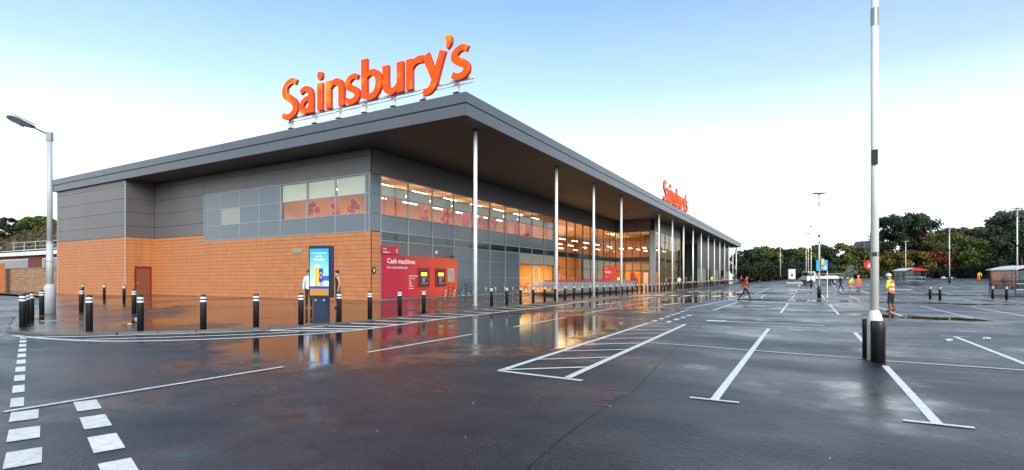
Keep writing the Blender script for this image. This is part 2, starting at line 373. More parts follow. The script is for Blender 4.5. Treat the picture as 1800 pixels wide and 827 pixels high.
def strip(mb, a, b, wd, lift=.005, side=None, zf=gz):
    """a painted stripe from a to b, draped on the ground"""
    a = Vector(a); b = Vector(b); d = b - a; n = max(1, int(d.length / 2.0)); p = Vector((-d.y, d.x)).normalized() * wd / 2
    vs = []; fs = []
    for i in range(n + 1):
        c = a + d * i / n
        for q in (c - p, c + p): vs.append((q.x, q.y, zf(q.x, q.y) + lift))
    for i in range(n): fs.append((2 * i, 2 * i + 2, 2 * i + 3, 2 * i + 1))
    return mb.add(vs, fs)
def line(name, a, b, wd=.1, lift=.005, m='paint', parent=car_park, zf=gz): return strip(MB(), a, b, wd, lift, zf=zf).build(name, m, parent)
def polyline(name, pts, wd, lift=.006, m='paint', zf=gz, parent=car_park):
    mb = MB(); P = [Vector(p) for p in pts]; vs = []; fs = []
    Q = []
    for i in range(len(P) - 1):
        p0 = P[max(i - 1, 0)]; p1 = P[i]; p2 = P[i + 1]; p3 = P[min(i + 2, len(P) - 1)]
        for k in range(6):
            t = k / 6; Q.append(.5 * ((2 * p1) + (p2 - p0) * t + (2 * p0 - 5 * p1 + 4 * p2 - p3) * t * t + (3 * p1 - p0 - 3 * p2 + p3) * t ** 3))
    Q.append(P[-1])
    for i, c in enumerate(Q):
        d = (Q[min(i + 1, len(Q) - 1)] - Q[max(i - 1, 0)]).normalized(); n = Vector((-d.y, d.x)) * wd / 2
        for q in (c - n, c + n): vs.append((q.x, q.y, zf(q.x, q.y) + lift))
    for i in range(len(Q) - 1): fs.append((2 * i, 2 * i + 2, 2 * i + 3, 2 * i + 1))
    mb.add(vs, fs); return mb.build(name, m, parent), Q
# bays: double rows every 19 m, a line every 2.2 m with a thin bar across each end
for k in range(6):
    yc = 11.95 + 19.05 * k; y0, y1 = yc - 5.1, yc + 5.55; n = 16 if k < 4 else 12
    for j in range(n):
        x = -1.0 + 2.18 * j
        if j == 1 and k == 0:
            line('bay_line', (x, y0), (x, 11.02), .1); line('bay_line', (x, 13.0), (x, y1), .1)
        else: line('bay_line', (x, y0), (x, y1), .1)
        for yy in (y0, y1): line('bay_end_bar', (x - .29, yy), (x + .29, yy), .07, .009)
    if k == 0:
        line('row_line', (-3.25, 12.31), (.92, 11.75), .075, .009); line('row_line', (1.24, 11.66), (8, 11.4), .075, .009)
    else: line('row_line', (-3.3, yc), (-1.0 + 2.18 * (n - 1), yc), .075, .009)
# hatched boxes at the row ends
def hatch_box(y0, y1):
    for a, b, wd in (((-4.36, y0), (-4.69, y1), .12), ((-3.16, y0), (-3.49, y1), .12), ((-4.36, y0), (-2.88, y0 - .1), .1), ((-4.69, y1), (-3.49, y1 + .08), .1)):
        line('hatch_border', a, b, wd, .007)
    L = y1 - y0
    for i in range(8):
        y = y0 + .12 + i * L / 8 * .96; line('hatch_line', (-4.33 - .03 * i, y), (-3.2 - .035 * i, y + .95), .075, .010)
hatch_box(7.31, 17.78)
hatch_box(46.0, 55.5)
for y in (18.5, 19.7, 20.9, 22.1, 23.3, 24.5, 25.7): line('give_way_dash', (-4.72 - .04 * (y - 18.5), y), (-4.76 - .04 * (y - 18.5), y + .6), .17)
for y in (18.4, 19.6, 20.8, 22.0): line('give_way_dash', (-4.2, y), (-4.23, y + .6), .17)
line('stop_bar', (-3.15, 19.86), (-2.5, 19.9), .55, .007); line('stop_line', (-2.5, 19.91), (.51, 19.63), .16)
line('road_edge_line', (-5.38, 27.5), (-4.54, 45.3), .12); line('road_edge_line', (-3.91, 26.5), (-3.9, 36.7), .11); line('road_edge_line', (-4.92, 26.3), (-3.59, 26.7), .1, .009)
line('road_edge_line', (-4.6, 58), (-4.5, 80), .12); line('cross_line', (-3.44, 40.3), (26, 42.5), .1)
# middle of the road
for a, b in (((-7.82, 7.83), (-7.92, 11.81)), ((-7.97, 14.23), (-8.24, 18.92)), ((-8.49, 21.68), (-8.6, 26.53)), ((-9.03, 30.0), (-8.82, 33.86)), ((-9.14, 37.15), (-9.29, 42.63)), ((-9.2, 46), (-9.2, 51)), ((-9.2, 55), (-9.2, 60)), ((-9.2, 64), (-9.2, 69)), ((-9.2, 74), (-9.2, 79)), ((-9.2, 84), (-9.2, 89))):
    line('centre_dash', a, b, .1)
line('centre_line', (-7.87, 2.3), (-7.77, 5.83), .085, .009)
for a, b in (((-10.73, 29.05), (-10.6, 33.5)), ((-7.27, 30.), (-6.94, 34.0)), ((-10.9, 38), (-10.8, 43))): line('crossing_edge', a, b, .22)
for i in range(6): line('crossing_block', (-11.9 + i * 1.25, 47.5), (-11.9 + i * 1.25, 50.5), .6)
for y in (62, 66.5): 
    for i in range(5): line('crossing_block', (-11.8 + i * 1.3, y), (-11.8 + i * 1.3, y + 2), .55)
for x, y in ((-1.2, 74), (3.2, 74), (9, 77), (-1.2, 93)): line('bay_block', (x, y), (x + 1.9, y), 1.6, .007)
# two lines of wide blocks across the mouth of the road
def blk(p0, p1, wd): return line('give_way_block', p0, p1, wd, .006)
for i in range(4): blk((-7.73 + .88 * i, 2.44 - .28 * i), (-7.23 + .88 * i, 2.27 - .28 * i), .23)
for i in range(4): blk((-7.72 + .92 * i, 3.0 - .29 * i), (-7.14 + .92 * i, 2.82 - .29 * i), .22)
for i in range(10):
    t = i / 9.; x = -8.66 - 9.06 * t; y = 2.66 + 2.9 * t; blk((x, y), (x + .6, y - .19), .12)
# pavement
EDGE = [(-13.9, 170), (-13.9, 40), (-13.8, 28), (-13.75, 20), (-13.6, 15), (-13.5, 12), (-13.9, 10.3), (-14.8, 8.7), (-16.3, 7.0), (-17.6, 6.1), (-19.2, 5.9), (-21, 6.35), (-26.2, 8.1), (-32.2, 10.5), (-49, 17.2), (-62, 18.6), (-80, 19)]
def pavement():
    P = [Vector(p) for p in EDGE]; pts = []
    for i in range(len(P) - 1):
        n = max(1, int((P[i + 1] - P[i]).length / 1.5))
        for k in range(n): pts.append(P[i] + (P[i + 1] - P[i]) * k / n)
    pts.append(P[-1])
    inner = Vector((-30, 30)); vs = []; fs = []
    rows = 9
    for p in pts:
        if p.y > 26: q = Vector((-25.5, p.y))
        else:
            tt = max(0., min(1., (p.x + 62) / 48.)); q = Vector((min(-25.5, p.x * 1.0 - .0) if p.x < -25.5 else -25.5, 26.0))
        for k in range(rows):
            c = p + (q - p) * k / (rows - 1); vs.append((c.x, c.y, pz(c.x, c.y)))
    for i in range(len(pts) - 1):
        for k in range(rows - 1): fs.append((i * rows + k, i * rows + k + 1, (i + 1) * rows + k + 1, (i + 1) * rows + k))
    me = bpy.data.meshes.new('pavement'); me.from_pydata(vs, [], fs); me.materials.append(M['paving'])
    bm = bmesh.new(); bm.from_mesh(me); bmesh.ops.recalc_face_normals(bm, faces=bm.faces)
    if sum(f.normal.z for f in bm.faces) < 0: bmesh.ops.reverse_faces(bm, faces=bm.faces)
    bm.to_mesh(me); bm.free()
    for p in me.polygons: p.use_smooth = True
    return struct(obj('pavement', me)), pts
pave, kp = pavement()
# kerb stones
def kerbs():
    ks = MB().box((-.455, -.075, -.12), (.455, .075, .012)).mesh('kerb_stone', 'kerb')
    P = [Vector(p) for p in EDGE[:-2]]; s = 0.; n = 0
    seg = [(P[i], P[i + 1]) for i in range(len(P) - 1)]
    carry = .5
    for a, b in seg:
        L = (b - a).length; d = (b - a) / L; t = carry
        while t < L:
            c = a + d * t
            if c.y < 118 and n < 290:
                o = obj('kerb_stone', ks, pave); o.location = (c.x, c.y, pz(c.x, c.y)); o.rotation_euler = (0, 0, math.atan2(d.y, d.x)); n += 1
            t += .925
        carry = t - L
kerbs()
# painted no-stopping hatch beside the kerb
KL = [(-18.31, 5.55), (-17.36, 5.6), (-16.19, 5.75), (-14.59, 6.2), (-13.1, 7.44), (-11.95, 9.31), (-11.5, 10.7), (-11.55, 12.19), (-11.75, 13.82), (-11.85, 15.06), (-11.95, 16.54), (-12.05, 19.24), (-12.25, 24.03), (-12.55, 28.22), (-13.35, 36.), (-13.6, 42)]
polyline('kerb_line', KL, .17)
polyline('kerb_line', [(-17.3, 5.62), (-16.9, 5.95), (-16.2, 6.55), (-15.5, 7.4), (-14.5, 8.5), (-13.6, 10.0), (-13.3, 11.6)], .14, .010)
polyline('kerb_line', [(-15.56, 6.05), (-14.3, 7.3), (-13.2, 8.7), (-12.5, 9.9)], .14, .010)
for a, b in (((-13.8, 9.6), (-11.5, 10.75)), ((-13.4, 10.6), (-11.5, 11.35)), ((-13.4, 11.6), (-11.55, 12.1)), ((-13.45, 12.7), (-11.65, 13.1)), ((-13.5, 13.9), (-11.75, 14.3)), ((-13.55, 15.2), (-11.85, 15.5)), ((-13.6, 16.6), (-11.95, 16.8)), ((-13.6, 18.1), (-12.0, 18.1)), ((-13.65, 19.7), (-12.05, 19.6)), ((-13.7, 21.4), (-12.1, 21.2)), ((-13.7, 23.2), (-12.2, 23)), ((-13.72, 25.2), (-12.35, 25)), ((-13.75, 27.3), (-12.5, 27.1))):
    line('hatch_line', a, b, .24, .010)
polyline('tarmac_seam', [(-1.9, 2.5), (-1.93, 3.65), (-2.02, 4.73), (-2.06, 6.4), (-2.03, 7.01), (-2.41, 10.89), (-3.18, 21.1), (-3.5, 33.9)], .014, .003, 'seam')
for (x, y) in ((-2.6, 10.1), (-2.35, 10.15), (-2.45, 6.8), (-2.3, 6.2), (-2.2, 5.9)): line('red_survey_mark', (x, y), (x + .22, y + .05), .03, .006, 'red_paint')
# service road leaving on the left
me = bpy.data.meshes.new('service_road')
me.from_pydata([(-17.6, 5.0, .007), (-19.2, 5.75, .007), (-21, 6.2, .007), (-26.2, 7.9, .007), (-32.2, 10.3, .007), (-49, 17.0, .007), (-62, 18.4, .007), (-80, 18.8, .007), (-80, 4, .007), (-40, -2, .007), (-24, 1.5, .007)], [], [tuple(range(11))])
me.materials.append(M['service_road']); sr = struct(obj('service_road', me))
bm = bmesh.new(); bm.from_mesh(me); bmesh.ops.recalc_face_normals(bm, faces=bm.faces); [f.normal_flip() for f in bm.faces if f.normal.z < 0]; bm.to_mesh(me); bm.free()
# ---------------------------------------------------------------- the store
XW, YW = -23.75, 24.1           # glazed front, side wall
XE, YE = -14.85, 21.6           # roof edge
SOF, TOP, YEND = 9.75, 10.87, 148.0
BX0, BX1, BY = -61.8, -49.1, 21.85
FX = -18.0                      # the block past the lobby stands further forward
store = thing('supermarket', 'long grey supermarket with orange tiled side wall and deep flat roof on white columns', 'supermarket', (-40, 60, 0))
SO = Vector((-40, 60, 0))
def part(mb, name, mats, parent=None, smooth=False):
    """world-coordinate mesh parented to the store (or one of its parts)"""
    mb.v = [(v[0] - SO.x, v[1] - SO.y, v[2] - SO.z) for v in mb.v]
    return mb.build(name, mats, parent or store, smooth)
def F(mb, y0, y1, z0, z1, o0, o1, mi=0, x=XW): return mb.box((x + o0, y0, z0), (x + o1, y1, z1), mi)      # on the front, o = outwards
def S(mb, x0, x1, z0, z1, o0, o1, mi=0, y=YW): return mb.box((x0, y - o0, z0), (x1, y - o1, z1), mi)      # on the side wall
# --- backing walls
wall = MB()
S(wall, BX0 + .05, BX1 - .05, -.3, SOF + .3, -.05, -.3, y=BY); S(wall, BX1, XW, -.3, 4.48, -.05, -.3); S(wall, BX1, -41.75, 4.48, SOF + .3, -.05, -.3)
S(wall, -41.75, -32.45, 4.48, SOF + .3, -.08, -.3); S(wall, -32.45, -23.8, 8.2, SOF + .3, -.05, -.3); S(wall, -32.45, -23.8, 4.48, 5.6, -.08, -.3)
wall.box((BX1 - .35, BY + .3, -.3), (BX1 - .05, YW + .3, SOF + .3)); wall.box((BX0 + .05, BY + .3, -.3), (BX0 + .3, YEND, SOF))
F(wall, YW + .3, 24.9, -.3, SOF + .3, -.05, -.3); F(wall, 24.9, 72.4, 8.15, SOF + .3, -.05, -.3)
F(wall, 24.9, 51.45, 3.99, 5.62, -.1, -.3); F(wall, 24.9, 43.35, -.3, 3.99, -.08, -.3); F(wall, 43.35, 51.45, 2.95, 3.99, -.08, -.3)
F(wall, 51.5, 52.15, -.3, 8.15, -.08, -.3); F(wall, 59.7, 72.05, -.3, 3.95, -.12, -.3); F(wall, 52.15, 72.05, 4.0, 4.52, -.12, -.3)
F(wall, 88.85, 103.3, -.3, SOF + .3, -.05, -.3); F(wall, 103.3, YEND, -.3, SOF + .3, -.05, -.3, x=FX)
wall.box((XW - .05, 103.05, -.3), (-21.4, 103.3, SOF + .1)); wall.box((-21.4, 103.05, 8.15), (FX - .3, 103.3, SOF + .1)); wall.box((-21.4, 103.6, -.3), (FX - .3, 103.7, 8.2)); wall.box((BX0 + .3, YEND - .3, -.3), (FX - .05, YEND, SOF))
wall.box((XW - .05, 72.12, 8.15), (-18.5, 72.42, SOF + .1)); wall.box((-18.53, 72.42, 8.15), (-18.25, 88.8, SOF + .1)); wall.box((XW - .05, 88.5, -.3), (-18.53, 88.8, SOF + .1))
backing = part(wall, 'wall', 'clad_joint')
# --- orange tiles
tw = part(S(S(MB(), BX1, XW + .02, .0, 4.46, .0, -.045), BX0 + .06, BX1 - .02, .0, 4.95, .0, -.045, y=BY).box((BX1 - .045, BY + .05, .0), (BX1 - .0, YW, 4.95)), 'tiled_wall', 'mortar')
TH, TW = .266, .6
cells = []
def tile_cells(u0, u1, z1, kind):
    n = round((u1 - u0) / TW); r = round((z1 - .17) / TH); dw = (u1 - u0) / n; dh = (z1 - .17) / r
    for i in range(n):
        for j in range(r): cells.append((kind, u0 + i * dw, u0 + (i + 1) * dw, .17 + j * dh, .17 + (j + 1) * dh))
tile_cells(BX1, -41.72, 4.99, 's'); tile_cells(-41.72, XW, 4.5, 's'); tile_cells(BX0, BX1, 4.99, 'b'); [cells.append(('r', a_, b_, .17 + .2678 * j, .17 + .2678 * (j + 1))) for a_, b_ in ((BY + .02, 22.52), (22.52, 23.17), (23.17, 23.82), (23.82, YW - .02)) for j in range(18) if not (22.5 < a_ < 23.8 and j < 9)]; tile_cells(YW + .02, 24.88, 4.5, 'f')
def tile_box(mb, c, org=(0, 0, 0)):
    k, u0, u1, z0, z1 = c; g = .008; z0 += .004; z1 -= .004
    if k == 's': a, b = (u0 + g, YW - .018, z0 + g), (u1 - g, YW - .0, z1 - g)
    elif k == 'b': a, b = (u0 + g, BY - .018, z0 + g), (u1 - g, BY - .0, z1 - g)
    elif k == 'r': a, b = (BX1, u0 + g, z0 + g), (BX1 + .018, u1 - g, z1 - g)
    else: a, b = (XW + .02, u0 + g, z0 + g), (XW + .038, u1 - g, z1 - g)
    return mb.box(a, b)
tile_back_f = F(MB(), YW - .0, 24.88, 0, 4.48, .02, -.05); part(tile_back_f, 'tiled_return', 'mortar')
cells.sort(key=lambda c: {'f': -1e3, 's': 0, 'r': 1e3, 'b': 2e3}[c[0]] - (c[1] if c[0] == 's' else 0))
cache = {}
for i, c in enumerate(cells[:296]):
    key = (c[0], round(c[2] - c[1], 3), round(c[4] - c[3], 3))
    if key not in cache:
        k = (c[0], 0, c[2] - c[1], 0, c[4] - c[3]); cache[key] = tile_box(MB(), k).mesh('tile', 'tile')
    o = obj('tile', cache[key], tw); o.location = ((c[1] if c[0] == 's' else 0) - SO.x, (0 if c[0] == 's' else c[1]) - SO.y, c[3])
mb = MB()
for c in cells[296:]: tile_box(mb, c)
o = part(mb, 'far_tiles', 'tile', tw); o['kind'] = 'stuff'
# --- brown fire exit door in the return
dr = part(MB().box((BX1 - .03, 22.62, .2), (BX1 + .012, 23.72, 2.42)), 'door', 'door')
part(MB().box((BX1 - .02, 22.53, .16), (BX1 + .05, 22.62, 2.57)).box((BX1 - .02, 23.72, .16), (BX1 + .05, 23.81, 2.57)).box((BX1 - .02, 22.62, 2.42), (BX1 + .05, 23.72, 2.57)), 'door_frame', 'dark_red', dr)
part(MB().box((BX1 + .01, 22.7, 1.1), (BX1 + .05, 22.8, 1.3)), 'handle', 'steel', dr)
part(MB().box((BX1 + .02, 22.9, 2.5), (BX1 + .06, 22.94, 4.9)).box((BX1 + .02, 22.6, 2.5), (BX1 + .05, 22.63, 4.9)), 'cable_duct', 'tile')
# --- grey cladding panels
cw = part(S(MB(), BX1, -41.72, 5.0, 5.05, .01, -.05), 'cladding', 'clad_joint')
ZR = [5.0, 5.95, 7.09, 8.2, 9.28, 9.74]
def panels(kind, us, zs, m='clad', base=None, name='panel', g=.012):
    for i in range(len(us) - 1):
        for j in range(len(zs) - 1):
            u0, u1, z0, z1 = us[i] + g, us[i + 1] - g, zs[j] + g, zs[j + 1] - g; mb = MB()
            if kind == 's': S(mb, u0, u1, z0, z1, .025, -.045)
            elif kind == 'b': S(mb, u0, u1, z0, z1, .025, -.045, y=BY)
            elif kind == 'r': mb.box((BX1 - .045, u0, z0), (BX1 + .02, u1, z1))
            elif kind == 'f': F(mb, u0, u1, z0, z1, -.045, .025)
            elif kind == 'p': F(mb, u0, u1, z0, z1, -.045, .025, x=FX)
            elif kind == 'q': mb.box((u0, 103.04, z0), (u1, 103.0, z1))
            elif kind == 'lf': mb.box((u0, 72.12, z0), (u1, 72.07, z1))
            elif kind == 'ls': mb.box((-18.25, u0, z0), (-18.2, u1, z1))
            part(mb, name, m, base or cw)
panels('b', [BX0, -55.6, BX1 + .02], ZR); panels('r', [BY + .02, YW - .03], ZR); panels('s', [BX1 + .03, -46.7, -41.72], ZR)
panels('s', [-41.72, -36.4, -31.1, -25.2, XW + .02], [8.2, 9.28, 9.74]); panels('f', [YW - .0, 24.94] + [24.94 + 5.3 * i for i in range(1, 9)] + [72.05], [8.15, 9.74])
panels('lf', [-23.7, -21, -18.8], [8.15, 9.74]); panels('ls', [72.1, 77, 82, 88.8], [8.15, 9.74])
panels('f', [88.85, 93.5, 98.2, 103.0], [.3, 3.0, 5.0, 7.09, 8.2, 9.74]); panels('p', [103.35 + 4.465 * i for i in range(11)], [3.6, 5.0, 7.09, 8.2, 9.74])
panels('p', [103.35 + 4.465 * i for i in range(3)], [.4, 3.6], 'panel_warm'); panels('p', [103.35 + 4.465 * i for i in (4, 5, 6)], [.4, 3.6], 'panel_warm'); panels('p', [103.35 + 4.465 * i for i in (8, 9, 10)], [.4, 3.6], 'panel_warm')
panels('p', [103.35 + 4.465 * i for i in (2, 3, 4)], [.4, 3.6], 'dark_glass', name='pane'); panels('p', [103.35 + 4.465 * i for i in (6, 7, 8)], [.4, 3.6], 'dark_glass', name='pane')
panels('q', [XW, -21.4], [.3, 3.0, 5.0, 7.09, 8.2, 9.74]); panels('q', [-21.4, FX], [8.15, 9.74])
part(S(MB(), BX0 - .02, BX0 + .04, .1, 9.74, .03, -.05, y=BY).box((BX1 - .02, BY - .03, .1), (BX1 + .03, BY + .02, 9.74)), 'corner_trim', 'light_grey')
# --- roof
roof = part(MB().box((BX0 - .2, YE + .1, SOF + .1), (XE - .1, YEND, TOP - .12)), 'roof', 'roofing')
def fascia(u0, u1, side):
    n = round((u1 - u0) / 3.25); d = (u1 - u0) / n
    for i in range(n):
        for (z0, z1, o) in ((SOF - .02, 10.33, 0.0), (10.36, TOP, .05)):
            a, b = u0 + i * d + .008, u0 + (i + 1) * d - .008
            mb = MB()
            if side == 'f': mb.box((XE - .1 + o, a, z0), (XE + o, b, z1))
            else: mb.box((a, YE + .1 - o, z0), (b, YE - o, z1))
            part(mb, 'fascia_panel', 'fascia', roof)
fascia(YE + .0, YEND, 'f'); fascia(BX0 - .25, XE - .1, 'l')
part(MB().box((XE - .1, YE - .05, 10.36), (XE + .05, YE, TOP)).box((XE - .1, YE - .0, SOF - .02), (XE, YE + .01, 10.33)).box((BX0 - .25, YE, 10.3), (XE - .02, YE + .08, 10.38)).box((XE - .08, YE, 10.3), (XE - .02, YEND, 10.38))
     .box((BX0 - .3, YE - .02, SOF - .02), (BX0 - .2, YE + 8, TOP)), 'roof_edge', 'fascia', roof)
ysp = [YE + .1] + [24.2 + 7.5 * i for i in range(1, 17)] + [YEND]
for i in range(len(ysp) - 1):
    for (a, b) in ((-24.0, -19.5), (-19.5, XE - .1)):
        part(MB().box((a + .006, ysp[i] + .006, SOF), (b - .006, ysp[i + 1] - .006, SOF + .08)), 'soffit_panel', 'soffit', roof)
xsp = [BX1 + .02, -44, -39, -34, -29, -24.0]
for i in range(5): part(MB().box((xsp[i] + .006, YE + .1, SOF), (xsp[i + 1] - .006, YW + .1, SOF + .08)), 'soffit_panel', 'soffit', roof)
part(MB().box((BX0 - .2, YE + .1, SOF), (BX1 + .01, BY + .1, SOF + .08)), 'soffit_panel', 'soffit', roof)
# --- columns
cm = MB().tube([(0, 0, -.1), (0, 0, SOF + .02)], .105, 14).mesh('column', 'column', True)
base_m = MB().lathe([(.16, 0), (.16, .03), (.12, .05)], 12).mesh('base_plate', 'steel')
head_m = MB().lathe([(.12, 0), (.2, .04), (.2, .07)], 12).mesh('column_head', 'dark_frame')
for i, y in enumerate([24.2] + [34.96 + 7.7 * k for k in range(3)] + [58.05 + 7.45 * (k + 1) for k in range(12)] + [147.0]):
    z = pz(-16, y)
    o = obj('column', cm, store); o.location = (-16 - SO.x, y - SO.y, z); o.scale = (1, 1, (SOF - z) / SOF)
    b = obj('base_plate', base_m, o); h = obj('column_head', head_m, o); h.location = (0, 0, SOF - .075)
# --- glazed bands
YM = [24.94 + 2.646 * i for i in range(11)]
XM = [-41.7, -39.4, -37.05, -34.75, -32.4, -29.65, -26.9, -24.2]
fr = MB(); t = .042
for y in YM: F(fr, y - t, y + t, .2, 8.15, -.06, .04)
for z, hh in ((8.12, .03), (6.88, .025), (5.67, .025), (4.56, .03), (3.98, .03)): F(fr, 24.94 + t, 51.4 - t, z - hh, z + hh, -.06, .035)
for z in (3.0, 1.6): F(fr, 24.94 + t, 43.36, z - .018, z + .018, -.06, .03)
F(fr, 43.44, 51.36, 2.98, 3.02, -.06, .03)
front_band = part(fr, 'front_glazing', 'frame')
def cell_f(y0, y1, z0, z1, m, name, o=-.02, th=.02, parent=None): return part(F(MB(), y0 + .043, y1 - .043, z0 + .026, z1 - .026, o - th, o), name, m, parent or front_band)
for i in range(10):
    a, b = YM[i], YM[i + 1]
    cell_f(a, b, 6.88, 8.12, 'glass', 'pane'); cell_f(a, b, 5.67, 6.88, 'glass', 'pane')
    cell_f(a, b, 4.56, 5.67, 'spandrel', 'panel'); cell_f(a, b, 3.98, 4.56, 'dark_glass', 'dark_pane')
    part(F(MB(), a + .08, b - .08, 6.9, 7.62, -.2, -.17), 'blind', 'blind', front_band)
    if i < 7:
        for z0, z1 in ((3.0, 3.98), (1.6, 3.0), (.2, 1.6)): cell_f(a, b, z0, z1, 'spandrel' if i > 2 else 'clad', 'panel')
    else:
        cell_f(a, b, 3.0, 3.98, 'panel_warm', 'panel'); cell_f(a, b, .24, 3.0, 'glass', 'pane')
part(F(MB(), 24.9, 52.15, .1, .22, -.06, .06), 'sill', 'sill')
part(F(MB(), 51.45, 52.15, .2, 8.12, -.1, .06), 'pilaster', 'frame')
dd = part(F(MB(), 46.3, 46.4, .2, 2.75, -.02, .05).box((XW - .02, 47.6, .2), (XW + .05, 47.7, 2.75)).box((XW - .02, 46.3, 2.66), (XW + .05, 47.7, 2.76)), 'staff_door', 'white_metal')
part(F(MB(), 47.3, 47.36, 1.0, 1.5, .05, .09), 'handle', 'steel', dd)
# side wall windows
fr = MB(); HZ = [4.53, 5.67, 6.9, 8.17]
for x in XM + [-23.86]: S(fr, x - t, x + t, 4.5, 8.2, .045, -.05)
for z in HZ: S(fr, -41.665, -23.8, z - .028, z + .028, .04, -.05)
side_band = part(fr, 'side_glazing', 'frame')
for i in range(7):
    a, b = XM[i], XM[i + 1]
    for j in range(3):
        gl = i >= 4 and j >= 1
        m = 'glass' if gl else ('spandrel_pale' if (i, j) == (1, 1) else 'spandrel')
        part(S(MB(), a + .043, b - .043, HZ[j] + .03, HZ[j + 1] - .03, .02, 0), 'pane' if gl else 'panel', m, side_band)
    if i >= 4: part(S(MB(), a + .06, b - .06, 6.93, 8.15, -.12, -.15), 'blind', 'blind', side_band)
for j in range(3): part(S(MB(), -24.16, -23.9, HZ[j] + .03, HZ[j + 1] - .03, .02, 0), 'panel', 'spandrel', side_band)
cor = MB()
for (z0, z1) in ((4.53, 5.67), (5.67, 6.9), (6.9, 8.13)): F(cor, YW - .02, 24.9, z0 + .012, z1 - .012, -.05, .035)
part(cor, 'corner_panel', 'spandrel', side_band)
part(MB().box((XW - .02, YW - .06, 8.2), (XW + .06, YW + .02, 9.74)), 'corner_trim', 'dark_frame')
# tall glazing up to the lobby
YT = [52.2 + 2.4875 * i for i in range(9)]
fr = MB()
for i, y in enumerate(YT): F(fr, y - t, y + t, .2, 8.15, -.08, .05)
for z, hh in ((8.12, .03), (6.3, .02), (4.53, .03), (3.98, .03), (2.75, .02), (1.5, .02)): F(fr, 52.2 + t, 72.1 - t, z - hh, z + hh, -.06, .035)
tall = part(fr, 'tall_glazing', 'dark_frame')
for i in range(8):
    a, b = YT[i], YT[i + 1]
    for z0, z1 in ((4.56, 6.3), (6.3, 8.1)): cell_f(a, b, z0, z1, 'glass_tall', 'pane', parent=tall)
    cell_f(a, b, 3.98, 4.53, 'dark_glass', 'dark_pane', parent=tall)
    for z0, z1 in ((.22, 1.5), (1.5, 2.75), (2.75, 3.98)): cell_f(a, b, z0, z1, 'glass_tall' if i < 3 else 'panel_warm', 'pane' if i < 3 else 'panel', parent=tall)
part(F(MB(), 52.15, 72.1, .1, .22, -.06, .06), 'sill', 'sill')
# lobby box
LX = -18.2; LY = 72.1
fr = MB(); XL = [-23.7, -22.5, -21.3, -20.1, -18.9]; YL = [72.75 + 2.675 * i for i in range(7)]
for x in XL: fr.box((x - t, LY - .04, .2), (x + t, LY + .08, 8.15))
for z, hh in ((8.12, .03), (6.9, .02), (5.6, .02), (4.53, .03), (3.98, .03), (2.65, .045)): fr.box((-23.66, LY - .03, z - hh), (-18.94, LY + .06, z + hh))
for y in YL: fr.box((LX - .08, y - t, .2), (LX + .04, y + t, 8.15))
for z, hh in ((8.12, .03), (6.9, .02), (5.6, .02), (4.53, .03), (3.98, .03), (2.65, .045)): fr.box((LX - .06, 72.8, z - hh), (LX + .03, 88.76, z + hh))
lob = part(fr, 'lobby_glazing', 'dark_frame')
part(MB().box((-18.86, LY - .05, .1), (LX + .05, 72.7, 8.2)), 'corner_post', 'frame', lob)
LZ = [.22, 2.65, 3.98, 4.53, 5.6, 6.9, 8.12]
for j in range(6):
    m = 'dark_glass' if j == 2 else 'glass_tall'; nm = 'dark_pane' if j == 2 else 'pane'
    for i in range(4):
        if j == 0 and i in (1, 2): continue
        part(MB().box((XL[i] + .043, LY, LZ[j] + .03), (XL[i + 1] - .043, LY + .02, LZ[j + 1] - .03)), nm, m, lob)
    for i in range(6): part(MB().box((LX - .03, YL[i] + .043, LZ[j] + .03), (LX - .01, YL[i + 1] - .043, LZ[j + 1] - .03)), nm, m, lob)
# tall dark glazing past the lobby
fr = MB(); XP = [-21.4 + .85 * i for i in range(5)]
for x in XP: fr.box((x - t, 102.96, .4), (x + t, 103.05, 8.15))
for z in (.42, 2.75, 4.0, 4.56, 6.3, 8.12): fr.box((-21.37, 102.97, z - .025), (FX - .03, 103.05, z + .025))
farg = part(fr, 'far_glazing', 'dark_frame')
for i in range(4):
    for z0, z1 in ((.42, 2.75), (2.75, 4.0), (4.0, 4.56), (4.56, 6.3), (6.3, 8.1)): part(MB().box((XP[i] + .043, 103.0, z0 + .026), (XP[i + 1] - .043, 103.02, z1 - .026)), 'pane', 'dark_glass', farg)
# --- inside
rm = MB()
def inner(name, m, *boxes):
    mb = MB()
    for a, b in boxes: mb.box(a, b)
    return part(mb, name, m)
inner('interior_floor', 'interior_floor', ((-42, YW + .32, 5.35), (XW - .32, 52.0, 5.5)), ((-40, 43.3, .05), (XW - .08, 96, .19)), ((XW - .08, 72.2, .05), (LX - .1, 88.4, .19)))
inner('interior_ceiling', 'interior_ceiling', ((-42, YW + .32, 8.5), (XW - .32, 52.0, 8.6)), ((-40, 52.2, 9.0), (XW - .32, 96, 9.1)), ((-40, 43.3, 3.3), (XW - .35, 51.9, 3.4)), ((XW - .3, 72.45, 9.0), (-18.6, 88.4, 9.1)))
inner('interior_wall', 'interior_wall', ((-33.2, YW + .4, 5.5), (-33, 52, 8.5)), ((-33, 51.9, .2), (XW - .35, 52.0, 8.5)), ((-38.2, 52, .2), (-38, 96, 9)), ((-29.2, 43.4, .2), (-29, 51.9, 3.3)), ((-29, 43.36, .2), (XW - .35, 43.46, 3.3)), ((-38, 95.8, .2), (XW - .3, 95.9, 9)))
for (a, b, z0, z1, x) in ((53, 58.5, .2, 3.6, -28.5), (61, 70, .2, 6.0, -32)):
    part(MB().box((x - .5, a, z0), (x, b, z1 * .55)), 'shelf_unit', 'interior_red')
part(MB().box((-25.6, 52.6, 2.3), (-25.5, 55.4, 3.7)).box((-26.6, 56.2, 2.0), (-26.5, 59, 3.2)), 'hanging_banner', 'interior_orange')
part(MB().box((-23.2, 75.0, .9), (-23.1, 83, 2.6)), 'feature_wall', 'interior_orange')
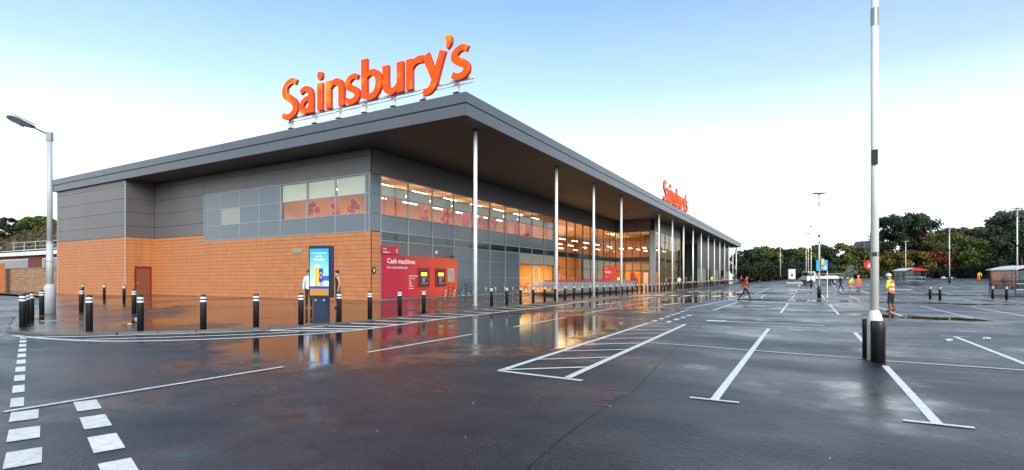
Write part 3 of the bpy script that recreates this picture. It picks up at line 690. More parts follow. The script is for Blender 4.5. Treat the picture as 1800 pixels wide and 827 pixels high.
part(MB().box((-22.9, 74.4, 2.75), (-19.2, 74.5, 3.7)), 'entrance_header', 'interior_ceiling')
for i, (x, z0, z1, m) in enumerate(((-22.8, .25, 2.5, 'interior_red'), (-21.9, .6, 2.4, 'interior_orange'), (-20.9, .25, 2.5, 'white'), (-20.2, .3, 2.4, 'interior_red'), (-19.5, .3, 2.5, 'interior_orange'))):
    part(MB().box((x, 76.0 + .1 * i, z0), (x + .7, 76.08 + .1 * i, z1)), 'graphic_panel', m)
for (x, y, m, w_) in ((-26.2, 37.6, 'magenta', 1.0), (-26.0, 44.2, 'magenta', 1.0), (-26.3, 47.0, 'interior_red', .9), (-25.4, 27.0, 'signal_red', .12), (-26.3, 49.5, 'interior_red', 1.3)):
    part(MB().box((x - .05, y, 5.5), (x, y + w_, 7.4)), 'red_display', m)
for (x, y) in ((-31.5, 26.2), (-29.5, 26.6), (-26.6, 25.6), (-25.6, 31.5), (-25.4, 34.2), (-25.3, 39.2), (-25.4, 41.3)):
    bl = thing('balloon_bunch', 'bunch of magenta and red balloons behind the upper windows', 'balloons', (x, y, 5.5), group='balloons in the upstairs room')
    for k in range(7):
        MB().ball((random.uniform(-.35, .35), random.uniform(-.35, .35), random.uniform(.5, 1.5)), .19, 10, sq=(1, 1, 1.2)).build('balloon', random.choice(['magenta', 'magenta', 'signal_red']), bl, True)
    MB().tube([(0, 0, 0), (0, 0, 1.2)], .012, 5).build('string', 'white', bl)
# strip lights that hang in the rooms; the area lamp is the light of the whole row of tubes
sl_mesh = MB().box((-.06, -.85, -.03), (.06, .85, .03)).mesh('tube', 'lamp_white')
sl_rod = MB().tube([(0, -.6, 0), (0, -.6, .5)], .008, 4).tube([(0, .6, 0), (0, .6, .5)], .008, 4).mesh('rod', 'grey_metal')
def strip_light(x, y, z, rz, label, group):
    l = thing('strip_light', label, 'ceiling light', (x, y, z), rz, group); obj('tube', sl_mesh, l); obj('rod', sl_rod, l); return l
def room_light(parent, x, y, z, sx_, sy_, en, col=(1, .68, .36)):
    d = bpy.data.lights.new('row_light', 'AREA'); d.shape = 'RECTANGLE'; d.size = sx_; d.size_y = sy_; d.energy = en; d.color = col
    o = bpy.data.objects.new('row_light', d); C.objects.link(o); o.parent = parent; o.location = (x - parent.location.x, y - parent.location.y, z - parent.location.z); return o
first = None
for x in (-25.2, -27.2, -29.4):
    for y in (26.8, 30.6, 34.4, 38.2, 42.0, 45.8, 49.6):
        l = strip_light(x, y, 7.95, 0, 'white strip light hanging in the upstairs room behind the upper windows', 'strip lights upstairs'); first = first or l
room_light(first, -28, 38, 8.42, 7.5, 25, 330, (1, .5, .18))
first = None
for x in (-26, -30, -34):
    for y in (54.5, 58.5, 62.5, 66.5, 70.5, 76, 82):
        l = strip_light(x, y, 6.4, 0, 'white strip light hanging high in the hall behind the tall glazing', 'strip lights in the tall hall'); first = first or l
room_light(first, -31, 66, 8.9, 12, 26, 2600, (1, .62, .28))
first = None
for x in (-22.3, -20.3):
    for y in (74.6, 78.6, 82.6, 86.6):
        l = strip_light(x, y, 6.0, 0, 'white strip light hanging inside the glazed entrance lobby', 'strip lights in the lobby'); first = first or l
room_light(first, -21, 80, 8.9, 4, 14, 2300, (1, .72, .34))
l = strip_light(-26.5, 46.2, 3.0, 0, 'strip light inside the ground floor staff door', 'strip lights by the staff door'); room_light(l, -26.5, 47.5, 3.2, 4, 7, 260, (1, .78, .3))
# ---------------------------------------------------------------- roof signs
def ribbon(mb, pts, wds, depth, off=0.0, n=7):
    """a stroke with a smooth centre line and changing width; x right, y up, thick along z"""
    P = [Vector(p) for p in pts]; Q = []; W = []
    for i in range(len(P) - 1):
        p0 = P[max(i - 1, 0)]; p1 = P[i]; p2 = P[i + 1]; p3 = P[min(i + 2, len(P) - 1)]
        for k in range(n if len(P) > 2 else 1):
            t_ = k / n; Q.append(.5 * ((2 * p1) + (p2 - p0) * t_ + (2 * p0 - 5 * p1 + 4 * p2 - p3) * t_ ** 2 + (3 * p1 - p0 - 3 * p2 + p3) * t_ ** 3)); W.append(wds[i] * (1 - t_) + wds[i + 1] * t_)
    Q.append(P[-1]); W.append(wds[-1]); L_ = []; R_ = []
    for i, c in enumerate(Q):
        d = (Q[min(i + 1, len(Q) - 1)] - Q[max(i - 1, 0)]).normalized(); nn = Vector((-d.y, d.x)) * W[i] / 2
        L_.append(c + nn); R_.append(c - nn)
    o = len(mb.v); m = len(Q)
    for z in (depth + off, -off):
        for i in range(m): mb.v.append((L_[i].x, L_[i].y, z)); mb.v.append((R_[i].x, R_[i].y, z))
    for i in range(m - 1):
        a = o + 2 * i; b = o + 2 * m + 2 * i
        for f, mi in (((a, a + 1, a + 3, a + 2), 0), ((b, b + 2, b + 3, b + 1), 1), ((a, a + 2, b + 2, b), 1), ((a + 1, b + 1, b + 3, a + 3), 1)): mb.f.append(f); mb.m.append(mi)
    for e_ in (0, m - 1):
        a = o + 2 * e_; b = o + 2 * m + 2 * e_; mb.f.append((a, b, b + 1, a + 1)); mb.m.append(1)
# strokes per letter, x in metres from the letter's left edge, y in metres above the baseline
LET = {
 'S': [[((1.45, 2.17), (1.15, 2.33), (.80, 2.30), (.43, 2.10), (.30, 1.78), (.42, 1.46), (.82, 1.20), (1.22, .92), (1.36, .58), (1.20, .24), (.80, .06), (.40, .07), (.08, .22)), (.34, .36, .38, .42, .46, .48, .48, .48, .46, .42, .38, .36, .36)]],
 'a': [[((.16, 1.42), (.50, 1.58), (.86, 1.54), (1.10, 1.28), (1.14, .9), (1.14, .0)), (.32, .34, .36, .42, .46, .46)],
       [((1.06, .98), (.70, .92), (.38, .74), (.24, .45), (.36, .20), (.62, .13), (.92, .26), (1.06, .50)), (.30, .32, .36, .40, .38, .34, .28, .20)]],
 'i': [[((.32, 0), (.32, 1.70)), (.46, .46)], [((.32, 1.93), (.32, 2.12), (.32, 2.32), (.32, 2.42)), (.26, .46, .42, .18)]],
 'n': [[((.23, 0), (.23, 1.70)), (.46, .46)], [((.30, 1.20), (.56, 1.45), (.92, 1.54), (1.26, 1.36), (1.36, .98), (1.36, .0)), (.24, .32, .38, .44, .46, .46)]],
 's': [[((1.12, 1.46), (.86, 1.58), (.58, 1.54), (.32, 1.36), (.27, 1.12), (.45, .94), (.80, .78), (1.03, .58), (1.05, .32), (.80, .13), (.46, .10), (.12, .24)), (.30, .32, .34, .38, .42, .42, .42, .42, .40, .36, .34, .34)]],
 'b': [[((.23, .14), (.23, 2.42)), (.46, .46)], [((.34, 1.30), (.66, 1.52), (1.08, 1.46), (1.36, 1.10), (1.34, .60), (1.06, .22), (.66, .12), (.22, .26)), (.22, .32, .40, .46, .46, .42, .36, .36)]],
 'u': [[((.23, 1.70), (.23, .75), (.32, .34), (.66, .14), (1.00, .26), (1.20, .52)), (.46, .46, .46, .38, .32, .24)], [((1.32, 1.70), (1.32, .0)), (.46, .46)]],
 'r': [[((.23, 0), (.23, 1.70)), (.46, .46)], [((.32, 1.12), (.52, 1.40), (.80, 1.54), (1.18, 1.54)), (.22, .32, .38, .40)]],
 'y': [[((.22, 1.70), (.84, .28)), (.50, .40)], [((1.40, 1.70), (1.12, .95), (.86, .22), (.66, -.16), (.40, -.33), (.06, -.33)), (.42, .42, .44, .40, .38, .34)]],
 "'": [[((.12, 2.36), (.30, 2.26), (.34, 2.02), (.18, 1.74)), (.20, .40, .34, .14)]],
}
SPEC = [('S', 0), ('a', 1.70), ('i', 3.37), ('n', 4.21), ('s', 5.85), ('b', 7.27), ('u', 8.96), ('r', 10.74), ('y', 11.90), ("'", 13.38), ('s', 13.79)]
lm = {}
for ch, strokes in LET.items():
    mb = MB()
    for k, (pts, wd) in enumerate(strokes): ribbon(mb, pts, wd, .2, .003 * k)
    lm[ch] = mb.mesh('letter', ['letter', 'letter_side'])
def roof_sign(loc, rz, label, sc_=1.0):
    s = thing('roof_sign', label, 'sign', loc, rz, 'orange roof signs')
    for ch, x in SPEC:
        o = obj('letter', lm[ch], s); o.location = (x, 0, 1.25); o.rotation_euler = (R(90), 0, 0)      # letter thickness runs towards the viewer
        o.location.y = .0
    MB().box((.2, .12, 1.22), (15.1, .24, 1.34)).box((.2, .12, 1.02), (15.1, .20, 1.07)).build('rail', 'white_metal', s)
    for x in (.45, 2.75, 4.95, 7.15, 9.45, 11.65, 13.95):
        p = MB().box((x - .09, .14, -.3), (x + .09, .32, .62)).build('post', 'light_grey', s)
        MB().box((x - .17, .06, .62), (x + .17, .40, .67)).build('post_cap', 'dark_frame', p)
        MB().box((x - .11, .12, .67), (x + .11, .34, 1.25)).build('post_head', 'white_metal', p)
    return s
roof_sign((-30.4, 22.85, 10.9), 0, "big orange Sainsbury's letters on white posts above the tiled side wall's roof edge")
roof_sign((-15.75, 66.3, 10.3), R(90), "orange Sainsbury's letters on the long front roof edge above the entrance lobby")

# ---------------------------------------------------------------- cash machines
cp = thing('cash_board', 'red to orange board lettered Cash machines on the grey front wall', 'sign board', (XW + .05, 24.96, .26))
MB().box((0, 0, 0), (.09, 8.19, 2.81)).build('board', 'cash_board', cp)
fm_ = lambda y, z, x=.095: frame_mtx((x, y, z), (0, 1, 0), (0, 0, 1))
text_mesh('Cash machines', .46, 'white', cp, fm_(.42, 2.28), bold=.012)
text_mesh('Free cash withdrawals', .22, 'white', cp, fm_(.42, 1.94))
for i, s_ in enumerate(("Sainsbury's Bank", 'Mastercard', 'Visa', 'LINK', 'Maestro', 'Electron')): text_mesh(s_, .14, 'white', cp, fm_(2.55, 1.42 - .17 * i))
tb = thing('projecting_sign', 'crimson round ended Cash machines tab above the red board', 'sign', (XW + .05, 24.92, 3.1))
poly = [(0, 0), (1.35, 0)] + [(1.35 + .27 * math.sin(a), .27 - .27 * math.cos(a)) for a in [math.pi * i / 10 for i in range(1, 10)]] + [(1.35, .54), (0, .54)]
MB().prism(poly, lambda u, v, d: (d, u, v), 0, .12).build('plate', 'crimson', tb)
text_mesh('Cash', .17, 'white', tb, fm_(.05, .30, .125)); text_mesh('machines', .17, 'white', tb, fm_(.05, .10, .125))
MB().prism([(1.36 + .19 * math.cos(a), .27 + .19 * math.sin(a)) for a in [2 * math.pi * i / 20 for i in range(20)]], lambda u, v, d: (d, u, v), .12, .13).build('roundel', 'signal_red', tb)
text_mesh('£', .3, 'white', tb, fm_(1.27, .16, .135))
def atm(y, label):
    a = thing('cash_machine', label, 'cash machine', (XW + .14, y, .95), 0, 'cash machines in the red board')
    MB().box((0, -.62, 0), (.06, .62, 1.34)).build('surround', 'dark_red', a)
    MB().box((.06, -.40, .16), (.075, .40, 1.16)).build('fascia', 'black', a)
    MB().box((.075, -.33, .78), (.085, .30, 1.02)).build('screen', 'screen_yellow', a)
    MB().box((.075, -.33, .22), (.14, .33, .30)).build('ledge', 'grey_metal', a)
    k = MB().box((.075, -.22, .38), (.10, .05, .62)).build('keypad', 'grey_metal', a)
    MB().box((.075, .16, .5), (.095, .28, .62)).build('card_slot', 'signal_red', a)
    MB().box((.075, -.3, .68), (.09, .28, .71)).build('cash_slot', 'steel', a)
    return a
atm(29.05, 'cash machine beside the printed list on the red board'); atm(31.0, 'cash machine next to the grey notice case on the orange end of the board')
nc = thing('notice_case', 'pale grey notice case beside the cash machine', 'notice case', (XW + .14, 32.0, 1.3))
MB().box((0, 0, 0), (.05, .72, 1.0)).build('case', 'light_grey', nc); MB().box((.05, .05, .05), (.058, .67, .95)).build('notice', 'sill', nc)
for y, lb in ((30.6, 'small white floodlight on the grey wall above the board'),):
    c_ = thing('wall_light', lb, 'wall light', (XW + .03, y, 3.35)); MB().box((0, -.1, 0), (.12, .1, .22)).build('housing', 'white', c_); MB().box((.12, -.07, .03), (.14, .07, .12)).build('lens', 'steel', c_)
c_ = thing('security_camera', 'dark security camera on the top edge of the red board', 'camera', (XW + .1, 32.4, 3.08))
MB().tube([(0, 0, 0), (.15, 0, .12)], .015, 6).build('bracket', 'black', c_); MB().box((.1, -.2, .1), (.24, .12, .2)).build('housing', 'black', c_)
rs = thing('wall_roundel', 'small black and white round sign on the tiled corner', 'sign', (XW + .04, 24.3, 2.05), 0)
MB().prism([(.17 * math.cos(a), .25 * math.sin(a)) for a in [2 * math.pi * i / 20 for i in range(20)]], lambda u, v, d: (d, u, v), 0, .03).build('disc', 'black', rs)
MB().prism([(.05 * math.cos(a), .13 * math.sin(a)) for a in [2 * math.pi * i / 14 for i in range(14)]], lambda u, v, d: (d, u, v), .03, .035).build('symbol', 'white', rs)
vt = tag(S(S(MB(), -31.1, -30.1, 3.3, 3.62, .06, .018), -31.04, -30.16, 3.36, 3.56, .075, .06).build('wall_vent', 'panel_warm'), 'small beige vent in the tiles above the advert panel', 'vent')
eb = thing('entrance_board', "red Sainsbury's board on the warm panels by the trolleys", 'sign board', (XW + .04, 66.9, 1.45))
MB().box((0, 0, 0), (.08, 5.1, 1.85)).build('board', 'signal_red', eb)
text_mesh('Sainsbury\'s', .62, 'white', eb, fm_(.35, .85, .085), bold=.01); text_mesh('Open 24 hours', .24, 'white', eb, fm_(.35, .3, .085)); text_mesh('Welcome to', .24, 'white', eb, fm_(.35, 1.45, .085))

# ---------------------------------------------------------------- advert totem
tz = pz(-16.36, 14)
tt_ = thing('advert_totem', 'blue digital advert panel showing a beer glass and can, on the wet paving', 'advert panel', (-16.4, 14.0, tz), R(29.5 - 9))
MB().box((-.28, -.12, 0), (.28, .12, .72)).build('base', 'navy', tt_)
body = MB().box((-.44, -.16, .70), (.44, .16, 2.72)).build('body', 'navy', tt_)
MB().box((-.43, -.175, .74), (.43, -.16, 2.70)).build('screen_frame', 'black', tt_)
po = MB().box((-.385, -.18, .80), (.385, -.176, 2.60)).build('poster', 'poster_sky', tt_)
PB = lambda n, m, x0, x1, z0, z1, k: MB().box((x0, -.181 - .001 * k, z0), (x1, -.180, z1)).build(n, m, po)
PB('sand', 'poster_sand', -.385, .385, .80, 1.06, 1); PB('quay', 'poster_blue', -.385, .385, 1.06, 1.16, 1); PB('foam', 'poster_white', -.385, .385, 1.16, 1.36, 1); PB('sea', 'poster_sea', -.1, .385, 1.36, 1.56, 1)
MB().prism([(-.19, 1.16), (-.02, 1.16), (.0, 1.62), (.0, 1.92), (-.2, 1.92), (-.2, 1.62)], lambda u, v, d: (u, d, v), -.185, -.18).build('beer_glass', 'poster_gold', po)
MB().box((-.2, -.186, 1.9), (.0, -.18, 1.98)).build('beer_head', 'poster_white', po)
MB().prism([(0, 1.18), (.15, 1.18), (.16, 1.22), (.16, 1.8), (.14, 1.84), (.01, 1.84), (-.01, 1.8), (-.01, 1.22)], lambda u, v, d: (u, d, v), -.188, -.18).build('beer_can', 'poster_blue', po)
ring = MB()
for rr, m_, y_ in ((1.0, 0, -.190), (.72, 1, -.192)): ring.prism([(.075 + .06 * rr * math.cos(a), 1.58 + .12 * rr * math.sin(a)) for a in [2 * math.pi * i / 18 for i in range(18)]], lambda u, v, d: (u, d, v), y_, -.18, m_)
ring.build('can_badge', ['poster_gold', 'poster_blue'], po)
pm = lambda x, z: frame_mtx((x, -.192, z), (1, 0, 0), (0, 0, 1))
text_mesh('0.0', .13, 'poster_white', po, pm(-.02, 1.22), ext=.001, bold=.01)
text_mesh('LAST ORDERS FOR', .075, 'poster_white', po, pm(0, 2.40), ext=.001, align='CENTER'); text_mesh('SUMMER', .075, 'poster_white', po, pm(0, 2.28), ext=.001, align='CENTER'); text_mesh('IT\'S TIME!', .11, 'poster_white', po, pm(0, 2.14), ext=.001, align='CENTER', bold=.01)
MB().tube([(-.17, -.125, .62), (-.17, -.14, .62)], .03, 10).build('bolt', 'white', tt_); MB().tube([(.17, -.125, .62), (.17, -.14, .62)], .03, 10).build('bolt', 'white', tt_)

# ---------------------------------------------------------------- bollards
bo = MB().lathe([(.085, -.05), (.085, .93), (.078, .975), (.05, 1.0)], 14).mesh('body', 'black', True)
band = MB().lathe([(.0865, 0), (.0865, .052)], 14).mesh('reflective_band', 'white')
def bollard(x, y, label, group, zf=pz):
    b = thing('bollard', label, 'bollard', (x, y, zf(x, y)), 0, group); obj('body', bo, b)
    for z in (.79, .885): r_ = obj('reflective_band', band, b); r_.location = (0, 0, z)
for i, (x, y) in enumerate(((-17.62, 6.95), (-16.45, 7.7), (-15.2, 8.75), (-14.6, 10.0), (-14.2, 11.3), (-14.0, 12.7), (-14.1, 14.25), (-14.2, 15.99), (-14.3, 17.62))):
    bollard(x, y, f'{ORD[i]} black bollard along the curved hatched kerb, counting from the grey street lamp', 'bollards round the pavement corner')
for i, (x, y) in enumerate(((-26.86, 8.99), (-23.57, 7.6), (-21.96, 6.96), (-20.58, 6.44))): bollard(x, y, f'black bollard in the short side road line, {ORD[i]} from the grey street lamp', 'bollards by the street lamp')
bollard(-27.62, 10.6, 'black bollard alone on the wet paving just behind the grey street lamp', 'bollards on the open paving'); bollard(-24.22, 11.1, 'black bollard alone on the wet paving out in front of the brown door', 'bollards on the open paving')
for i, (x, y) in enumerate(((-37.0, 16.4), (-41.7, 17.3), (-45.1, 17.4))): bollard(x, y, f'black bollard below the windowless tiled end, {ORD[i]} from the brown door', 'bollards below the tiled end')
COLS = [24.2] + [34.96 + 7.7 * k for k in range(3)] + [58.05 + 7.45 * (k + 1) for k in range(12)] + [147.0]
for i in range(60):
    y = 24.6 + 1.72 * i; ci = max(k for k, c in enumerate(COLS) if c <= y); bi = int((y - COLS[ci]) / 1.72)
    bollard(-15.2 - .2 * min(1, i / 12), y, f'{ORD[bi]} black bollard past the {ORD[ci]} white column along the store front', 'bollards along the store front')
for x, y in ((7.98, 49.0), (8.45, 48.4)): bollard(x, y, 'plain black bollard of the pair on the open bays beside the helmeted worker', 'bollards in the car park', gz)
for x, y in ((12.45, 53.1), (12.7, 50.9)): bollard(x, y, 'plain black bollard of the pair in front of the glass trolley shelter', 'bollards in the car park', gz)

# ---------------------------------------------------------------- lamps
sl = thing('street_lamp', 'tall grey street lamp with one angled arm on the paving corner', 'street lamp', (-27.74, 9.55, pz(-27.74, 9.55)), R(29.5))
MB().lathe([(.20, -.1), (.20, 1.05), (.19, 1.15), (.115, 1.25)], 14).build('base', 'light_grey', sl, True)
MB().tube([(0, 0, 1.2), (0, 0, 3.0)], .115, 12).tube([(0, 0, 3.0), (0, 0, 7.35)], [.105, .09], 12).build('pole', 'light_grey', sl, True)
MB().lathe([(.12, 2.95), (.12, 3.05)], 12).lathe([(.12, 2.15), (.12, 2.2)], 12).build('collar', 'grey_metal', sl)
MB().tube([(0, 0, 7.25), (0, 0, 7.62)], .12, 10).build('pole_top', 'grey_metal', sl)
MB().tube([(-.1, 0, 7.55), (-.75, 0, 7.86)], .03, 8).build('arm', 'dark_frame', sl)
h_ = MB().prism([(-.7, 7.80), (-1.1, 7.88), (-1.62, 8.12), (-1.72, 8.22), (-1.68, 8.30), (-1.5, 8.30), (-.72, 7.92)], lambda u, v, d: (u, d, v), -.13, .13).build('lantern', 'dark_frame', sl)
MB().prism([(-1.15, 7.88), (-1.55, 8.06), (-1.6, 8.12), (-1.2, 7.96)], lambda u, v, d: (u, d, v - .02), -.1, .1).build('lens', 'steel', h_)
MB().prism([(-.68, 7.96), (-1.5, 8.34), (-1.5, 8.37), (-.68, 7.99)], lambda u, v, d: (u, d, v), -.11, .11).build('cover', 'grey_metal', h_)
def park_lamp(x, y, h, label, group=None, guard=False, wide=True):
    l = thing('car_park_lamp', label, 'lamp post', (x, y, gz(x, y)), R(29.5), group)
    MB().lathe([(.12, -.05), (.12, .78), (.105, .84), (.07, .92)] if guard else [(.14, -.05), (.14, .80), (.12, .86), (.07, .92)], 14).build('base', 'cream_pole' if guard else 'black', l, True)
    MB().tube([(0, 0, .85), (0, 0, h - .5)], [.07, .062], 12).build('pole', 'cream_pole', l, True)
    MB().lathe([(.066, h - 1.05), (.066, h - .72)], 12).build('collar', 'grey_metal', l)
    MB().lathe([(.05, h - .55), (.06, h - .3), (.13, h - .05)], 10).build('head_cone', 'white_metal', l, True)
    hd = MB().prism([(-.48, -.03), (-.40, .05), (.40, .05), (.48, -.03)], lambda u, v, d: (u, d, h + v), -.3, .3).build('lantern', 'grey_metal', l)
    MB().box((-.3, -.2, h - .04), (.3, .2, h - .031)).build('lens', 'white', hd)
    MB().box((-.05, -.09, h * .52), (.05, -.055, h * .52 + .12)).build('access_box', 'black', l)
    if not guard: MB().lathe([(.075, 4.9), (.075, 5.1)], 10).build('dark_collar', 'black', l)
    return l
nl = park_lamp(1.1, 11.75, 7.25, 'tall cream car park lamp with two black guard posts at its foot', guard=True)
MB().box((-.05, -.105, 3.62), (.05, -.06, 3.82)).build('sensor_box', 'black', nl); MB().lathe([(.07, 1.92), (.07, 2.0)], 10).build('tie_band', 'dark_frame', nl)
gp = MB().lathe([(.113, -.05), (.113, .54), (.117, .55), (.117, .72), (.11, .74)], 16).mesh('guard_post', 'black', True)
nl.rotation_euler = (0, 0, R(-5.3))      # turned to face down the bay
for q in ((.05, -.25, 0), (-.085, .3, 0)): o = obj('guard_post', gp, nl); o.location = q
park_lamp(.89, 49.32, 8.5, 'cream lamp post with blue and yellow signs on it'); park_lamp(.54, 84.1, 8.5, 'cream lamp post behind the one with the blue sign')
park_lamp(.24, 105, 8.5, 'cream lamp post beside the white truck\'s cab'); park_lamp(19.37, 104.3, 8.5, 'cream lamp post on the open bays between the two trolley shelters')
park_lamp(21.39, 82, 9.4, 'cream lamp post rising behind the glass trolley shelter')
for x, y, lb in ((-5.0, 128, 'thin lamp post in front of the trees near the end of the store'), (-.1, 128, 'thin lamp post in front of the trees behind the truck'), (16.5, 124, 'thin lamp post behind the red trolley shelter')): park_lamp(x, y, 7.2, lb)
# signs
bs = thing('bay_sign', 'square blue sign board fixed to the lamp post', 'sign', (.89, 49.32, 1.9), R(29.5))
MB().box((-.30, -.12, .3), (.62, -.09, 1.15)).build('board', 'sky_blue', bs); MB().box((-.2, -.09, .6), (.2, .0, .7)).build('bracket', 'grey_metal', bs)
MB().prism([(.34, .42), (.5, .42), (.5, .62), (.44, .75), (.38, .62)], lambda u, v, d: (u, d, v), -.127, -.12).build('symbol', 'white', bs)
ys_ = thing('notice_sign', 'small yellow notice in front of the blue sign on the lamp post', 'sign', (.89, 49.32, 1.9), R(29.5))
MB().box((.03, -.22, .45), (.27, -.19, 1.25)).build('board', 'yellow', ys_); MB().box((.08, -.225, .6), (.22, -.22, .75)).build('print', 'black', ys_); MB().box((.1, -.19, .8), (.2, -.05, .86)).build('bracket', 'grey_metal', ys_)
wp = tag(MB().tube([(1.45, 49.4, 0), (1.45, 49.4, 2.1)], .035, 8).lathe([(.06, 0), (.06, .1)], 8, (1.45, 49.4, 0)).lathe([(.045, 2.1), (.03, 2.13)], 8, (1.45, 49.4, 0)).build('sign_post', 'white_metal'), 'thin white post standing beside the lamp with the blue sign', 'post')
rd = thing('round_sign', 'round red parking sign with a white figure', 'sign', (4.33, 48.4, 0), R(29.5 - 34))
MB().tube([(0, .03, 0), (0, .03, 2.75)], .035, 8).build('post', 'grey_metal', rd)
MB().prism([(-.12 + .37 * math.cos(a), 2.6 + .37 * math.sin(a)) for a in [2 * math.pi * i / 24 for i in range(24)]], lambda u, v, d: (u, d, v), -.03, 0).build('disc', 'signal_red', rd)
MB().ball((-.16, -.035, 2.66), .05, 8, sq=(1, .2, 1)).prism([(-.22, 2.4), (-.10, 2.4), (-.08, 2.6), (-.24, 2.6)], lambda u, v, d: (u, d, v), -.04, -.03).build('figure', 'white', rd)

# ---------------------------------------------------------------- trolleys
tr = MB()
def wire(a, b, r=.008): tr.tube([a, b], r, 4, cap=False)
bx = [(-.27, -.42, .52), (.27, -.42, .52), (.21, .42, .60), (-.21, .42, .60)]; tx = [(-.30, -.46, .98), (.30, -.46, .98), (.24, .48, .90), (-.24, .48, .90)]
lerp = lambda a, b, t_: tuple(a[i] + (b[i] - a[i]) * t_ for i in range(3))
for k in range(4):
    a, b, c2, d2 = bx[k], bx[(k + 1) % 4], tx[k], tx[(k + 1) % 4]
    for t_ in (0, .33, .66, 1): wire(lerp(a, c2, t_), lerp(b, d2, t_), .011 if t_ in (0, 1) else .006)
    for i in range(6): wire(lerp(a, b, i / 6), lerp(c2, d2, i / 6), .007)
for i in range(1, 5): wire(lerp(bx[0], bx[3], i / 5), lerp(bx[1], bx[2], i / 5), .006)
basket = tr.mesh('basket', 'light_grey')
chs = MB()
for s_ in (-1, 1):
    chs.tube([(s_ * .28, -.52, 1.05), (s_ * .28, -.40, .55), (s_ * .26, -.46, .16), (s_ * .2, .42, .16)], .018, 6)
chs.tube([(-.26, -.46, .17), (.26, -.46, .17)], .014, 6).tube([(-.2, .42, .17), (.2, .42, .17)], .014, 6)
chassis = chs.mesh('chassis', 'grey_metal'); hnd = MB().tube([(-.29, -.53, 1.06), (.29, -.53, 1.06)], .03, 8).box((-.31, -.56, .98), (-.27, -.48, 1.09)).box((.27, -.56, .98), (.31, -.48, 1.09)).mesh('handle', 'crimson')
whl = MB().tube([(-.018, 0, 0), (.018, 0, 0)], .075, 10).tube([(-.03, 0, .0), (-.03, 0, .11)], .012, 4).tube([(.03, 0, .0), (.03, 0, .11)], .012, 4).mesh('wheel', 'rubber')
def trolley(x, y, rz, label, group):
    t_ = thing('shopping_trolley', label, 'trolley', (x, y, pz(x, y)), rz, group); t_.scale = (1.12, 1.12, 1.15)
    obj('basket', basket, t_); obj('chassis', chassis, t_); obj('handle', hnd, t_)
    for q in ((-.24, -.44), (.24, -.44), (-.19, .40), (.19, .40)): o = obj('wheel', whl, t_); o.location = (q[0], q[1], .075)
rown = -1
for r_ in range(26):
    y = 39.8 + .82 * r_
    if 52.4 < y < 53.6: continue
    rown += 1
    for k in range(5): trolley(-18.0 - .42 * k, y + random.uniform(-.03, .03), R(90) + random.uniform(-.04, .04), f'grey red handled trolley, {ORD[k]} from the kerb in the {ORD[rown]} row from the cycle stands', 'nested trolleys outside the store')
# ---------------------------------------------------------------- cycle stands and bicycles
hoop = MB().tube([(-.38, 0, -.05), (-.38, 0, .62), (-.36, 0, .70), (-.30, 0, .75), (.30, 0, .75), (.36, 0, .70), (.38, 0, .62), (.38, 0, -.05)], .028, 8)
flange = MB().lathe([(.07, 0), (.07, .02), (.03, .025)], 8, (-.38, 0, 0)).lathe([(.07, 0), (.07, .02), (.03, .025)], 8, (.38, 0, 0)).mesh('flange', 'grey_metal')
hm_ = hoop.mesh('hoop', 'steel', True)
for i, y in enumerate((33.2, 34.6, 36.0, 37.4, 38.6)):
    h = thing('cycle_stand', f'bare steel hoop cycle stand, {ORD[i]} from the red cash board', 'cycle stand', (-21.4, y - .6 * 0, pz(-21.4, y)), 0, 'hoop cycle stands'); obj('hoop', hm_, h); obj('flange', flange, h)
def torus(c, Rr, r, n=24, m=6):
    pts = [(c[0] + Rr * math.cos(2 * math.pi * i / n), c[1], c[2] + Rr * math.sin(2 * math.pi * i / n)) for i in range(n + 1)]
    return MB().tube(pts, r, m, cap=False)
def bicycle(x, y, rz, label, fm='black'):
    b = thing('bicycle', label, 'bicycle', (x, y, pz(x, y)), rz, 'bicycles by the store wall')
    for cx in (-.52, .52):
        wv = obj('wheel', MB().add(*(lambda t_: (t_.v, t_.f))(torus((0, 0, 0), .325, .018))).mesh('tyre', 'rubber'), b); wv.location = (cx, 0, .34)
        sp = MB()
        for k in range(8): a = math.pi * k / 8; sp.tube([(-.32 * math.cos(a), 0, -.32 * math.sin(a)), (.32 * math.cos(a), 0, .32 * math.sin(a))], .004, 3)
        sp.build('spokes', 'steel', wv)
    fr_ = MB()
    for a, c2 in (((-.52, .34), (-.12, .28)), ((-.12, .28), (-.25, .85)), ((-.25, .72), (.36, .78)), ((-.12, .28), (.38, .68)), ((-.52, .34), (-.24, .72)), ((.52, .34), (.35, .95))): fr_.tube([(a[0], 0, a[1]), (c2[0], 0, c2[1])], .018, 6)
    fr_.build('frame', fm, b)
    MB().tube([(.33, -.26, 1.0), (.36, 0, .96), (.33, .26, 1.0)], .014, 6).build('handlebar', 'black', b)
    MB().prism([(-.40, .87), (-.10, .88), (-.12, .93), (-.38, .95)], lambda u, v, d: (u, d, v), -.06, .06).build('saddle', 'black', b)
    MB().tube([(-.12, -.08, .28), (-.12, .08, .28)], .09, 12).build('chainset', 'grey_metal', b)
bicycle(-21.9, 29.9, R(90), 'black bicycle leaning behind the first white column'); bicycle(-21.3, 31.4, R(70), 'dark bicycle against the hoop stand behind the first column')
bicycle(-21.3, 39.4, R(20), 'red framed bicycle parked by the hoop stands', 'signal_red'); bicycle(-21.5, 41.5, R(35), 'white framed bicycle parked next to the red one', 'white')
